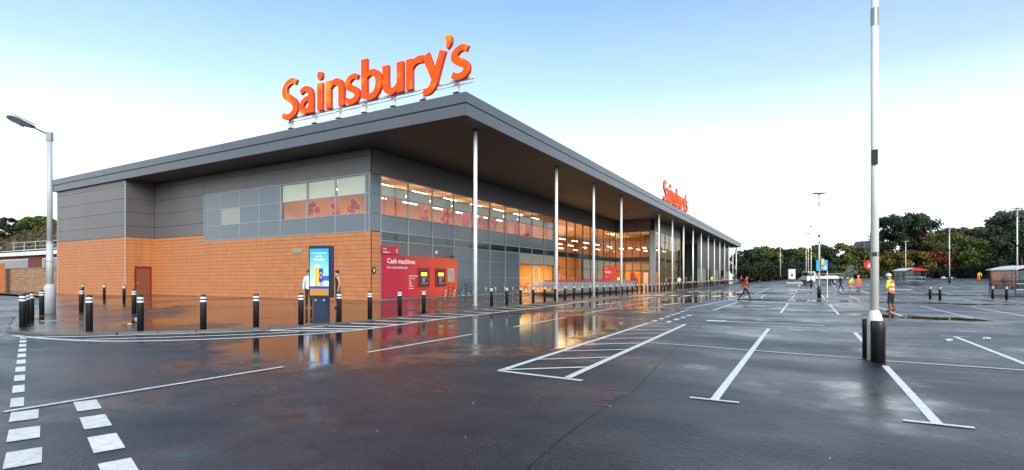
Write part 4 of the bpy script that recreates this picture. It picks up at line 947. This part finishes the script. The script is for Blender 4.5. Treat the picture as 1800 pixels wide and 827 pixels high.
# ---------------------------------------------------------------- people
def person(loc, rz, label, top, legs, pose='stand', boots='boot', sleeve=None, hat=None, hair=True, band=False, hgt=1.75, lean=0.0, bag=False, coat=False):
    sleeve = sleeve or top
    V = []; E_ = []; T = []; RD = []
    def v(p, r, tagname, par=None):
        V.append(Vector(p)); RD.append(r); T.append(tagname)
        if par is not None: E_.append((par, len(V) - 1))
        return len(V) - 1
    walk = {'stand': 0, 'walk': 1, 'bend': .25, 'work': .1}[pose]; bend = {'stand': .03, 'walk': .1, 'bend': .95, 'work': .14}[pose] + lean
    def up(h, fwd=0.0):                      # a point of the upper body, tipped forward about the hips
        d = h - .95; return (0, -d * math.sin(bend) - fwd * math.cos(bend), .95 + d * math.cos(bend) - fwd * math.sin(bend))
    pel = v((0, 0, .95), (.155, .125), 'legs'); sp_ = v(up(1.12), (.15, .115), 'top', pel); ch_ = v(up(1.32), (.175, .13), 'top', sp_); ck = v(up(1.44), (.12, .09), 'top', ch_)
    nk = v(up(1.51, .01), (.055, .055), 'skin', ck); hd = v(up(1.585, .03), (.075, .085), 'skin', nk); ht = v(up(1.68, .03), (.08, .095), 'skin', hd); v(up(1.74, .02), (.05, .06), 'skin', ht); v(up(1.62, .135), (.014, .014), 'skin', hd)
    for s_ in (-1, 1):
        st = s_ * walk
        hp = v((s_ * .095, 0, .88), (.095, .10), 'legs', pel)
        kn = v((s_ * .105, -.04 - .17 * st, .50 + .02 * abs(st)), (.068, .07), 'legs', hp)
        an = v((s_ * .11, .02 - (.36 if st > 0 else -.42 * -1) * st if st > 0 else .02 + .38 * abs(st), .13 + (.06 if st < 0 else 0) * abs(st)), (.05, .052), 'boots', kn)
        a_ = V[an]; v((a_.x, a_.y + .04, .06 + (.05 if st < 0 else 0)), (.05, .05), 'boots', an); v((a_.x * 1.1, a_.y - .16, .045 + (.0 if st >= 0 else .0)), (.045, .04), 'boots', len(V) - 1)
        sh = v((s_ * .175, up(1.42)[1], up(1.42)[2]), (.07, .07), 'top', ck); T[-1] = 'sleeve'
        if pose == 'work': el_p = (s_ * .25, up(1.15, .02)[1], up(1.15, .02)[2]); wr_p = (s_ * .10, up(1.08, .22)[1], up(1.08, .22)[2])
        elif pose == 'bend': el_p = (s_ * .22, up(1.2, .18)[1], up(1.2, .18)[2]); wr_p = (s_ * .12, up(1.15, .42)[1], up(1.15, .42)[2])
        else:
            sw = -.22 * st; el_p = (s_ * .235, up(1.15)[1] - sw * .3 + .03, up(1.15)[2]); wr_p = (s_ * .25, el_p[1] - sw * .9 - .05, el_p[2] - .24 + abs(sw) * .2)
        el = v(el_p, (.052, .052), 'sleeve', sh); wr = v(wr_p, (.036, .034), 'sleeve', el)
        d = (Vector(wr_p) - Vector(el_p)).normalized(); sdv = d.cross(Vector((s_, 0, .2))).normalized()
        pa = v(Vector(wr_p) + d * .07, (.034, .022), 'skin', wr)
        for k in range(4): f1 = v(Vector(wr_p) + d * .125 + sdv * (.027 - .018 * k), (.0095, .0095), 'skin', pa); v(V[f1] + d * (.04 + .008 * (k in (1, 2))) + Vector((-s_ * .012, 0, 0)), (.008, .008), 'skin', f1)
        th = v(Vector(wr_p) + d * .06 + sdv * .05, (.011, .011), 'skin', pa); v(V[th] + d * .035 + sdv * .012, (.009, .009), 'skin', th)
    me = bpy.data.meshes.new('p'); me.from_pydata([tuple(p) for p in V], E_, [])
    bm = bmesh.new(); bm.from_mesh(me); ly = bm.verts.layers.skin.new(); bm.verts.ensure_lookup_table()
    for i, q in enumerate(bm.verts): q[ly].radius = RD[i]; q[ly].use_root = (i == 0)
    bm.to_mesh(me); bm.free()
    o = bpy.data.objects.new('p', me); C.objects.link(o)
    o.modifiers.new('s', 'SKIN').use_smooth_shade = True; sb = o.modifiers.new('d', 'SUBSURF'); sb.levels = 1; sb.render_levels = 1
    bpy.context.view_layer.update()
    m2 = bpy.data.meshes.new_from_object(o.evaluated_get(bpy.context.evaluated_depsgraph_get())); bpy.data.objects.remove(o); bpy.data.meshes.remove(me)
    keys = ['top', 'legs', 'sleeve', 'skin', 'boots', 'band']; mats = [top, legs, sleeve, 'skin', boots, 'silver_band']
    m2.materials.clear(); [m2.materials.append(M[q]) for q in mats]
    for p in m2.polygons:
        p.use_smooth = True; c = p.center; best = 1e9; tg = 'top'
        for a, b in E_:
            A, B = V[a], V[b]; t_ = max(0, min(1, (c - A).dot(B - A) / max((B - A).length_squared, 1e-9))); dd_ = (A + (B - A) * t_ - c).length - .8 * RD[b][0]
            if dd_ < best: best = dd_; tg = T[b] if t_ > .35 else T[a]
        if tg == 'legs' and ((c.z > .9) or (coat and c.z > .62)): tg = 'top'
        if band and tg == 'top' and (1.02 < c.z < 1.08 or 1.22 < c.z < 1.28): tg = 'band'
        p.material_index = keys.index(tg)
    s_ = hgt / 1.75; pr = thing('person', label, 'person', loc, rz)
    bd = obj('body', m2, pr); bd.scale = (s_, s_, s_)
    hc = Vector(up(1.68, .03)) * s_
    if hat:
        hm = MB().lathe([(.118, 0), (.122, .02), (.112, .07), (.075, .115), (.02, .13)], 14, (hc.x, hc.y, hc.z)).box((hc.x - .08, hc.y - .19, hc.z), (hc.x + .08, hc.y - .09, hc.z + .014)).build('helmet', hat, pr, True)
    elif hair: MB().ball((hc.x, hc.y + .018, hc.z + .02), .108, 12, sq=(.92, 1.0, .85)).build('hair', 'hair', pr, True)
    if bag:
        bg_ = thing('shoulder_bag', 'dark bag hanging at the side of the person in the white shirt', 'bag', (loc[0], loc[1], loc[2]), rz)
        MB().box((.24, -.16, .62), (.44, .18, .92)).build('pouch', 'dark_cloth', bg_); MB().tube([(.3, -.1, .9), (.27, -.02, 1.02), (.3, .1, .9)], .012, 5).build('handle', 'black', bg_)
    return pr
# facing: rz = 0 looks along -Y; the camera looks along heading 29.5 degrees left of +Y
person((3.36, 29.13, gz(3, 29)), R(180 + 29.5 + 25), 'worker in orange hi-vis vest, yellow sleeves and white helmet on the wet bays', 'hivis_orange', 'dark_cloth', 'work', 'boot', 'hivis_yellow', 'white', band=True, hgt=1.72)
person((-3.76, 40.0, gz(-3, 40)), R(29.5 + 60), 'person in a red vest and black clothes striding across the road', 'hivis_orange', 'dark_cloth', 'walk', 'black', 'dark_cloth', hgt=1.72)
person((-20.3, 16.6, pz(-20, 16.6)), R(60), 'person in a white shirt standing behind the advert panel', 'white_cloth', 'dark_cloth', 'stand', 'black', bag=True)
person((-19.1, 17.25, pz(-19, 17.2)), R(-30), 'person in a black top standing behind the right edge of the advert panel', 'dark_cloth', 'dark_cloth', 'stand', 'black', 'skin')
person((4.93, 68.25, gz(5, 68)), R(200), 'worker in a long orange coat and white helmet near the truck', 'hivis_orange', 'boot', 'stand', 'boot', None, 'white', coat=True)
person((4.4, 73.5, gz(4, 73)), R(120), 'worker in a yellow hi-vis jacket and orange trousers bending over', 'hivis_yellow', 'hivis_orange', 'bend', 'boot', lean=-.3)
person((3.42, 70.84, gz(3, 71)), R(-60), 'person in dark purple clothes striding past the back of the truck', 'purple_cloth', 'dark_cloth', 'walk', 'black')
person((23.2, 106, gz(23, 106) - .0), R(20), 'worker in orange hi-vis clothes by the far hedge', 'hivis_orange', 'hivis_orange', 'bend', 'boot', 'hivis_yellow', lean=-.5)
EP = [(-18.2, 63.0, 'grey_cloth', 'dark_cloth', 0, 'person in grey near the trolleys at the lobby corner'), (-16.9, 69.0, 'dark_cloth', 'dark_cloth', 90, 'person in dark clothes in front of the lobby corner post'),
      (-17.1, 76.0, 'dark_cloth', 'dark_cloth', 60, 'person in a black coat under the canopy by the lobby side'), (-17.0, 78.0, 'dark_cloth', 'blue_cloth', 200, 'person in black top and blue trousers talking by the lobby side'),
      (-17.2, 83.2, 'white_cloth', 'dark_cloth', 10, 'person in a white top by the far end of the lobby'), (-17.0, 87.4, 'purple_cloth', 'blue_cloth', 150, 'person in purple and blue beyond the lobby'),
      (-17.0, 91.6, 'dark_cloth', 'grey_cloth', 30, 'person in black top and grey trousers beyond the lobby'), (-16.9, 113, 'hivis_yellow', 'dark_cloth', 30, 'worker in a yellow hi-vis jacket at the far bollards'),
      (-16.8, 128, 'hivis_orange', 'hivis_orange', 100, 'worker all in orange at the far end of the store'), (-13.2, 118, 'purple_cloth', 'dark_cloth', 200, 'person in dark purple near the far end of the kerb'),
      (-12.3, 122, 'hivis_orange', 'dark_cloth', 100, 'worker in an orange vest at the far end of the kerb'), (-18.6, 57.5, 'hivis_yellow', 'dark_cloth', 80, 'worker in a yellow vest behind the trolleys')]
for x, y, t_, l_, a, lb in EP: person((x, y, pz(x, y) if x < -14 else gz(x, y)), R(a), lb, t_, l_, random.choice(['stand', 'walk']), 'black', hgt=random.uniform(1.66, 1.8))

# ---------------------------------------------------------------- truck
tk = thing('flatbed_truck', 'white dropside flatbed truck parked before the trees', 'truck', (1.9, 95.3, gz(1.9, 95.3)), R(29.5)); tk.scale = (.86, .86, .92)
cab = MB().prism([(-3.05, .55), (-3.05, 1.15), (-2.95, 1.35), (-2.78, 2.05), (-2.6, 2.12), (-1.55, 2.12), (-1.5, .55)], lambda u, v, d: (u, d, v), -.98, .98).build('cab', 'white', tk)
MB().prism([(-2.90, 1.35), (-2.72, 1.98), (-1.75, 1.98), (-1.75, 1.35)], lambda u, v, d: (u, d, v), -.995, -.98).build('side_window', 'dark_glass', cab)
MB().add([(-2.965, -.85, 1.38), (-2.965, .85, 1.38), (-2.80, .85, 2.0), (-2.80, -.85, 2.0)], [(0, 1, 2, 3)]).build('windscreen', 'dark_glass', cab)
MB().box((-3.09, -.9, .72), (-3.05, -.62, .9)).build('headlight', 'steel', cab); MB().box((-3.09, .62, .72), (-3.05, .9, .9)).build('headlight', 'steel', cab); MB().box((-3.14, -.95, .45), (-3.0, .95, .66)).build('bumper', 'dark_frame', cab)
MB().box((-2.98, -1.15, 1.45), (-2.88, -1.0, 1.85)).build('mirror', 'black', cab)
MB().box((-1.4, -.4, .6), (3.0, .4, .85)).build('chassis', 'dark_frame', tk); MB().box((-1.4, -1.02, .85), (3.1, 1.02, .95)).build('deck', 'grey_metal', tk)
for q in (((-1.4, -1.05, .95), (3.1, -1.01, 1.32)), ((-1.4, 1.01, .95), (3.1, 1.05, 1.32)), ((3.06, -1.01, .95), (3.1, 1.01, 1.32)), ((-1.42, -1.0, .95), (-1.38, 1.0, 1.9))): MB().box(*q).build('drop_side', 'white', tk)
MB().box((-1.3, -1.03, 1.75), (3.1, -1.0, 1.80)).box((3.06, -1.03, 1.3), (3.1, -1.0, 1.8)).build('rail', 'light_grey', tk)
MB().box((-1.2, -.9, .95), (-.2, .5, 1.5)).box((-1.1, -.6, 1.5), (-.7, 0, 1.75)).build('load', 'signal_red', tk); MB().box((.2, -.9, .95), (2.4, .7, 1.55)).build('load', 'panel_warm', tk)
for x in (-2.3, 2.0):
    for y in (-.88, .88):
        wv = MB().tube([(x, y - .12, .4), (x, y + .12, .4)], .4, 18).build('wheel', 'rubber', tk); MB().tube([(x, y - .13, .4), (x, y + .13, .4)], .2, 12).build('hub', 'grey_metal', wv)
ab = thing('advert_board', 'small white poster board in a dark frame left of the truck', 'poster board', (-2.2, 100.2, gz(-2.2, 100.2)), R(29.5))
MB().box((-.68, -.06, .6), (.68, .06, 2.5)).box((-.3, -.05, -.1), (.3, .05, .6)).build('frame', 'dark_frame', ab); po2 = MB().box((-.56, -.075, .75), (.56, -.06, 2.38)).build('poster', 'white', ab); MB().box((-.2, -.08, 1.2), (.2, -.075, 1.6)).build('print', 'black', po2)
MB().box((-1.1, -.3, 0), (1.9, .1, .22)).build('skirt', 'light_grey', ab)
# ---------------------------------------------------------------- trolley shelters
def shelter(x, y, rz, label, wd, dp, h, roof_m, end_m):
    s = thing('trolley_shelter', label, 'shelter', (x, y, gz(x, y)), rz)
    for px_ in (-wd / 2, 0, wd / 2):
        for py_ in (-dp / 2, dp / 2): MB().tube([(px_, py_, -.1), (px_, py_, h - .3)], .045, 8).build('post', 'dark_frame', s)
    arc = [(-wd / 2 - .25 + (wd + .5) * i / 12, h - .42 + .42 * math.sin(math.pi * i / 12)) for i in range(13)]
    rm_ = MB().prism(arc + [(u, v - .05) for u, v in reversed(arc)], lambda u, v, d: (u, d, v), -dp / 2 - .2, dp / 2 + .2).build('canopy', roof_m, s)
    if end_m:
        arc2 = arc[3:]
        MB().prism(arc2 + [(arc2[0][0], h - .44)], lambda u, v, d: (u, d, v), -dp / 2 - .24, -dp / 2 - .2).build('gable', end_m, rm_)
    for k, (z0, z1) in enumerate(((.45, 1.2), (1.25, h - .45))):
        MB().box((-wd / 2, dp / 2 - .02, z0), (wd / 2, dp / 2, z1)).build('glass_panel', 'shelter_glass', s)
        for e_ in (-1, 1): MB().box((e_ * wd / 2 - .01, -dp / 2, z0), (e_ * wd / 2 + .01, dp / 2, z1)).build('glass_panel', 'shelter_glass', s)
    for z in (.45, 1.0): MB().tube([(-wd / 2, -dp / 2, z), (wd / 2, -dp / 2, z)], .03, 6).tube([(-wd / 2, dp / 2, z), (wd / 2, dp / 2, z)], .03, 6).build('rail', 'light_grey', s)
    return s
shelter(13.75, 99.6, R(29.5), 'trolley shelter with a curved white and red canopy before the hedge', 3.1, 2.4, 2.35, 'white', 'crimson')
shelter(18.3, 67.0, R(29.5), 'glass trolley shelter with a curved white roof', 5.0, 2.6, 2.75, 'white', None)

# ---------------------------------------------------------------- trees
def leaf_cloud(centers, radii, n, size, rng, flat=.8):
    centers = np.array(centers); radii = np.array(radii); wgt = radii ** 2; idx = rng.choice(len(centers), n, p=wgt / wgt.sum())
    d = rng.normal(size=(n, 3)); d /= np.linalg.norm(d, axis=1)[:, None]
    rr = radii[idx] * (rng.random(n) ** .45) * (1 + .12 * rng.normal(size=n))
    p = centers[idx] + d * rr[:, None] * np.array([1, 1, flat])
    a = rng.normal(size=(n, 3)); a /= np.linalg.norm(a, axis=1)[:, None]; b = np.cross(a, d + .3 * rng.normal(size=(n, 3))); b /= np.maximum(np.linalg.norm(b, axis=1), 1e-6)[:, None]
    s = size * (.6 + .8 * rng.random(n)); a = a * s[:, None]; b = b * (s * .6)[:, None]
    v = np.stack([p - a, p - b * .9, p + a, p + b * .9], 1).reshape(-1, 3); return v
def leaf_mesh(name, v, m):
    n = len(v) // 4; me = bpy.data.meshes.new(name); me.vertices.add(len(v)); me.vertices.foreach_set('co', v.astype(np.float32).ravel())
    me.loops.add(4 * n); me.loops.foreach_set('vertex_index', np.arange(4 * n, dtype=np.int32)); me.polygons.add(n)
    me.polygons.foreach_set('loop_start', np.arange(0, 4 * n, 4, dtype=np.int32)); me.update(calc_edges=True); me.materials.append(M[m]); return me
rng = np.random.default_rng(3)
def tree(x, y, h, w_, m, label, n=5200, group='trees beyond the car park', low=.1, size=.3, bare=False, z=None, name='tree'):
    z0 = gz(x, y) if z is None else z; rng = np.random.default_rng(int(abs(x) * 31 + abs(y) * 17 + h * 7))
    t_ = thing(name, label, 'tree', (x, y, z0 - .1), 0, group)
    tk_ = MB(); tk_.tube([(0, 0, -.3), (.1, 0, h * .25), (.0, .1, h * .55), (.1, 0, h * .86)], [h * .024, h * .018, h * .012, .03], 8)
    cs = []; rs_ = []
    nb = 30 if h < 13 else 64
    for i in range(nb):
        u = rng.random(); zz = h * (low + (1 - low) * (u ** .8)); env = math.sin(math.pi * min(1, .18 + .82 * (1 - (zz / h - low) / (1 - low)) ** .75)) if False else math.sqrt(max(.04, 1 - ((zz / h - (.42 + low * .4)) / .62) ** 2))
        if h >= 13: zz = h * (.3 + .56 * u ** .9); env = math.sqrt(max(.05, 1 - ((zz / h - .3) / .70) ** 2))
        a = rng.random() * 2 * math.pi; r_ = w_ / 2 * env * (.35 + .65 * math.sqrt(rng.random())) * (.15 if h >= 13 and i % 4 == 0 else 1); rad = w_ * ((.11 + .1 * rng.random()) if h < 13 else (.085 + .07 * rng.random())) * (.75 if zz > .8 * h else 1)
        cs.append((r_ * math.cos(a), r_ * math.sin(a), min(zz, h - rad * .7))); rs_.append(rad)
        if i % 2 == 0: tk_.tube([(0, .0, h * .2 + .4 * (zz - h * .2) if zz > h * .25 else zz * .8), tuple(c * .55 for c in cs[-1][:2]) + (zz * .82,), cs[-1]], [h * .008, h * .005, .02], 5)
    tk_.build('trunk', 'bark', t_)
    v = leaf_cloud(cs, rs_, n if not bare else n // 3, size, rng)
    obj('crown', leaf_mesh('crown', v, m), t_)
    return t_
def at(px, d):
    """ground point d metres ahead of the photographer, px columns across an 1800 wide picture"""
    r = (px - 900) * d / 917.; return (d * -.4918 + r * .8707, d * .8707 + r * .4918)
TR = [  # bearing column, distance, height above ground, width, leaf, words
 (1310, 150, 9.4, 9, 'leaf_mid', 'olive green tree just past the end of the store'), (1338, 142, 9.6, 9, 'leaf_green', 'bright green bushy tree past the end of the store'), (1362, 146, 9.2, 8, 'leaf_green', 'bushy green tree behind the thin lamp post'),
 (1324, 138, 8.6, 8, 'leaf_dark', 'dark green tree between the store end and the bright bushy tree'), (1352, 136, 7.6, 7, 'leaf_mid', 'low olive tree in front of the bright bushy tree'),
 (1385, 138, 8.2, 8, 'leaf_dark', 'dark green tree behind the small poster board'), (1400, 150, 9.2, 8, 'leaf_rust', 'rust tinged tree rising behind the dark tree'), (1420, 137, 7.8, 8, 'leaf_green', 'green bushy tree behind the truck cab'),
 (1442, 142, 9.3, 8, 'leaf_mid', 'olive tree behind the blue sign'), (1462, 136, 8.0, 8, 'leaf_dark', 'dark tree behind the truck bed'), (1485, 140, 9.6, 9, 'leaf_mid', 'olive tree with ragged top behind the workers'), (1508, 134, 8.6, 8, 'leaf_mid', 'olive tree behind the round red sign'),
 (1528, 142, 9.8, 8, 'leaf_green', 'green tree behind the near lamp'), (1555, 136, 9.6, 9, 'leaf_dark', 'dark shrubby tree left of the tall dark tree'), (1572, 122, 6.6, 7, 'leaf_yellow', 'yellow green tree behind the helmeted worker'),
 (1594, 140, 19.6, 16, 'leaf_dark', 'tall dark broad crowned tree'), (1612, 118, 6.6, 7, 'leaf_yellow', 'yellowing low tree beside the red canopied shelter'), (1643, 136, 11.6, 9, 'leaf_rust', 'russet tree beside the tall dark tree'),
 (1640, 118, 6.2, 7, 'leaf_rust', 'low russet bush like tree beside the shelter'), (1668, 128, 11.4, 10, 'leaf_mid', 'olive tree behind the lamp on the open bays'), (1690, 140, 15.4, 12, 'leaf_grey', 'grey leaved thin crowned tree'), (1700, 118, 9.6, 10, 'leaf_mid', 'olive brown tree with rounded crown'),
 (1738, 112, 8.4, 9, 'leaf_green', 'fresh green tree with pale forked trunk'), (1722, 138, 15.2, 12, 'leaf_mid', 'tall olive tree in the back row'), (1762, 120, 12.8, 11, 'leaf_dark', 'dark green tree left of the bare topped tree'), (1790, 122, 18.4, 14, 'leaf_grey', 'tall bare topped tree above the glass shelter'),
 (1795, 100, 9.5, 10, 'leaf_dark', 'dark tree behind the glass shelter'), (1830, 110, 13, 12, 'leaf_mid', 'olive tree at the far right beyond the glass shelter'), (1880, 105, 13, 12, 'leaf_dark', 'dark tree further right along the boundary'),
]
for px_, d_, h_, w_, m_, lb in TR:
    x, y = at(px_, d_); tree(x, y, h_, w_, m_, lb, n=15000 if h_ > 14 else 7500 if h_ > 11 else 5600, size=.34, low=.04)
# hedge in front of the trees
hv = []
def hedge(p0, p1, h, m, label):
    a = Vector(at(*p0)); b = Vector(at(*p1)); n = int((b - a).length / 1.1); cs = []; rs_ = []
    c0 = (a + b) / 2; z0 = gz(c0.x, c0.y)
    hd_ = thing('hedge', label, 'hedge', (c0.x, c0.y, z0))
    for i in range(n + 1):
        p = a + (b - a) * i / n - c0
        for k in range(3): cs.append((p.x + rng.normal() * .5, p.y + rng.normal() * .5, h * (.2 + .6 * rng.random()))); rs_.append(h * (.28 + .16 * rng.random()))
    obj('foliage', leaf_mesh('foliage', leaf_cloud(cs, rs_, n * 260, .24, rng), m), hd_)
    st_ = MB()
    for c_ in cs[::3]: st_.tube([(c_[0], c_[1], -.1), (c_[0] * 1.002, c_[1], h * .6)], .04, 5)
    st_.build('stems', 'bark', hd_)
hedge((1310, 132), (1460, 128), 4.6, 'leaf_dark', 'dark hedge behind the white truck'); hedge((1460, 128), (1570, 122), 3.4, 'leaf_mid', 'olive hedge behind the workers'); hedge((1570, 116), (1690, 112), 2.6, 'leaf_dark', 'low dark hedge behind the red canopied shelter'); hedge((1690, 110), (1850, 100), 2.8, 'leaf_dark', 'low dark hedge behind the glass shelter')
# grass verge under the trees
mb = MB(); P1 = [at(p, d) for p, d in ((1280, 134), (1460, 126), (1570, 118), (1690, 110), (1960, 96))]; P2 = [at(p, d) for p, d in ((1280, 260), (1460, 260), (1570, 260), (1690, 260), (1960, 260))]
vs = [(x, y, gz(x, y) + .02) for x, y in P1] + [(x, y, gz(x, y) + .4) for x, y in P2]
mb.add(vs, [(i, i + 1, 6 + i, 5 + i) for i in range(4)]); struct(mb.build('verge', 'leaf_hill'))
# houses glimpsed between the crowns
hx, hy = at(1526, 175)
hs = thing('house', 'grey slate roofed house gable showing over the trees', 'house', (hx, hy, 1.8), R(29.5 + 20))
MB().box((-4, -4, -.5), (4, 4, 8)).build('wall', 'slate', hs); MB().prism([(-4.4, 8), (4.4, 8), (0, 12.6)], lambda u, v, d: (u, d, v), -4.4, 4.4).build('roof', 'slate', hs); ck_ = MB().box((-2.6, -.35, 9), (-1.9, .35, 12.4)).build('chimney', 'slate', hs)
MB().box((-1, -4.05, 3), (1, -4, 5)).build('window', 'dark_glass', hs)
# smoke puff over the workers
sm_ = MB(); c0 = at(1489, 62); zc = gz(*c0)
for k in range(9): sm_.ball((c0[0] + random.uniform(-.5, .5) + .1 * k, c0[1] + random.uniform(-.3, .3), zc + 1.5 + .16 * k), .28 + .05 * random.random(), 10)
smo = sm_.build('smoke', 'white'); mv = bpy.data.materials.new('smoke_volume'); mv.use_nodes = True; ntv = mv.node_tree; ntv.nodes.clear(); ov = ntv.nodes.new('ShaderNodeOutputMaterial'); pv = ntv.nodes.new('ShaderNodeVolumePrincipled')
pv.inputs['Density'].default_value = .45; pv.inputs['Color'].default_value = (.98, .98, .98, 1); ntv.links.new(pv.outputs[0], ov.inputs['Volume']); smo.data.materials[0] = mv; smo['kind'] = 'stuff'; tag(smo, 'small puff of grey smoke above the bending worker', 'smoke')

# ---------------------------------------------------------------- left background
yw = 22.6
bw = thing('boundary_wall', 'tan block wall with a straight top left of the tiled wall', 'wall', (-62.2, yw, 0))
m_, nt_, b_ = _new('blockwork'); N = nt_.nodes.new; ge = N('ShaderNodeNewGeometry'); sp3 = N('ShaderNodeSeparateXYZ'); cb3 = N('ShaderNodeCombineXYZ'); nt_.links.new(ge.outputs['Position'], sp3.inputs[0]); nt_.links.new(sp3.outputs['X'], cb3.inputs['X']); nt_.links.new(sp3.outputs['Z'], cb3.inputs['Y'])
bk = N('ShaderNodeTexBrick'); bk.inputs['Scale'].default_value = 1; bk.inputs['Brick Width'].default_value = .62; bk.inputs['Row Height'].default_value = .28; bk.inputs['Mortar Size'].default_value = .018; bk.inputs['Color1'].default_value = (.42, .24, .13, 1); bk.inputs['Color2'].default_value = (.29, .155, .085, 1); bk.inputs['Mortar'].default_value = (.14, .09, .06, 1); bk.inputs['Bias'].default_value = -.2
nt_.links.new(cb3.outputs[0], bk.inputs['Vector']); nt_.links.new(bk.outputs['Color'], b_.inputs['Base Color']); b_.inputs['Roughness'].default_value = .85
MB().box((-34, 0, -.2), (.2, .3, 2.62)).build('blockwork', 'blockwork', bw); MB().box((-34, -.04, 2.62), (.2, .34, 2.7)).build('coping', 'kerb', bw)
pl = thing('gate_pillar', 'orange gate pillar with a white pole and round lamp before the block wall', 'pillar', (-75.5, 21.6, 0))
MB().box((-.6, 0, 0), (.25, .5, 3.2)).build('pillar', 'tile', pl); MB().tube([(.1, -.2, -.1), (.1, -.2, 4.4)], .09, 8).build('pole', 'white_metal', pl); MB().lathe([(.12, 4.4), (.5, 4.62), (.55, 4.8), (.3, 5.0)], 14, (.1, -.2, 0)).build('lamp_head', 'light_grey', pl)
ob = thing('outbuilding', 'low dark red building with white fascia and ridged grey roof behind the block wall', 'building', (-75, 31, 0))
MB().box((-60, 0, 0), (13, 9, 4.9)).build('wall', 'brick_red', ob); MB().box((-60.3, -.5, 4.85), (13.3, 0, 5.55)).build('fascia', 'white', ob)
rf_ = MB().prism([(-.5, 5.56), (9.5, 7.0), (9.5, 6.8), (-.5, 5.4)], lambda u, v, d: (d, u, v), -60.3, 13.3).build('roof', 'roofing', ob)
for k in range(34): MB().prism([(-.4, 5.59), (9.3, 7.02), (9.3, 6.90), (-.4, 5.5)], lambda u, v, d: (d, u, v), -48 + 1.75 * k, -47.3 + 1.75 * k).build('roof_light', 'white', rf_)
for a, b in ((-32, -22), (-17, 2)): w__ = MB().box((a, -.05, 2.6), (b, 0, 4.3)).build('window', 'dark_glass', ob); MB().box((a - .15, -.08, 2.5), (a, .0, 4.4)).box((a, -.08, 4.3), (b, .0, 4.4)).build('frame', 'white_metal', w__)
rl = thing('railing', 'thin steel railing above the roof of the low red building', 'railing', (-75, 40.6, 0))
MB().tube([(-60, 0, 8.5), (14, 0, 8.0)], .07, 6).tube([(-60, 0, 7.7), (14, 0, 7.2)], .04, 6).build('rail', 'light_grey', rl)
for k in range(15): MB().tube([(-59 + 5 * k, 0, 6.0), (-59 + 5 * k, 0, 8.5 - .5 * (5 * k + 1) / 74)], .06, 5).build('post', 'light_grey', rl)
# hillside
hx_ = [-300, -240, -200] + steps(-170, -60, 44); hy_ = [41.5, 43, 45, 47, 49, 51, 54, 60, 75, 100, 170]
def hillz(x, y): return 6.3 + 6.6 * sstep((y - 41.) / 11.) + .35 * math.sin(x * .31) + .3 * math.sin(x * .73 + y * .4)
hill = grid_ground('hill', hx_, hy_, hillz, 'leaf_hill')
cs = []; rs_ = []
for k in range(520):
    x = rng.uniform(-170, -62); y = rng.uniform(42, 53); cs.append((x, y, hillz(x, y) + .1)); rs_.append(.4 + .5 * rng.random())
sc_ = obj('hillside_scrub', leaf_mesh('scrub', leaf_cloud(cs, rs_, 26000, .22, rng), 'leaf_hill')); sc_['kind'] = 'stuff'; tag(sc_, 'brown green scrub covering the bank behind the red building', 'scrub')
for px_, d_, h_, w_, m_, lb in ((-6, 124, 5.4, 5.5, 'leaf_dark', 'dark spreading tree on the bank left of the street lamp'), (15, 122, 4.6, 5, 'leaf_dark', 'second dark tree on the bank beside the spreading one'), (44, 121, 2.4, 3.6, 'leaf_dark', 'low dark bush on the bank'), (58, 122, 3.2, 4.2, 'leaf_green', 'rounded green bush on the bank behind the lamp pole'), (76, 121, 3.0, 4, 'leaf_green', 'green bush on the bank beside the store corner'), (92, 120, 2.6, 4, 'leaf_yellow', 'yellowish bush on the bank touching the store corner'), (-40, 124, 5, 6, 'leaf_dark', 'dark tree on the bank further left')):
    x, y = at(px_, d_); tree(x, y, h_, w_, m_, lb, n=3200, group='trees on the bank', size=.22, z=hillz(x, y) - .1, low=.05)
# ---------------------------------------------------------------- litter and ironwork
dc = tag(MB().lathe([(.32, 0), (.32, .012), (.30, .016)], 18, (-22.9, 7.95, pz(-22.9, 7.95))).build('manhole_cover', 'grey_metal'), 'round metal cover in the paving by the line of bollards', 'manhole cover')
for x, y, zf, lb in ((-20.8, 9.6, pz, 'crumpled white paper on the wet paving'), (-18.6, 8.4, pz, 'flattened white cup on the wet paving'), (3.0, 16.2, gz, 'scrap of white paper by the near lamp'), (3.9, 17.1, gz, 'white wrapper beyond the near lamp'), (5.2, 15.2, gz, 'pale scrap among the right hand bays')):
    lb_ = MB().ball((x, y, zf(x, y) + .03), .07, 7, sq=(1.2, .8, .45)); lb_.v = [(a + random.uniform(-.015, .015), b + random.uniform(-.015, .015), c + random.uniform(-.008, .008)) for a, b, c in lb_.v]
    tag(lb_.build('litter', 'litter'), lb, 'litter')
gr_ = MB()
for k in range(90):
    x = random.uniform(-14, 8); y = random.uniform(3, 20); s_ = random.uniform(.004, .009); z = gz(x, y) + .004
    gr_.add([(x - s_, y, z), (x, y - s_, z), (x + s_, y, z), (x, y + s_, z), (x, y, z + s_)], [(0, 1, 4), (1, 2, 4), (2, 3, 4), (3, 0, 4)])
g_o = gr_.build('grit', 'litter'); g_o['kind'] = 'stuff'; tag(g_o, 'pale specks of grit scattered over the wet tarmac', 'grit')
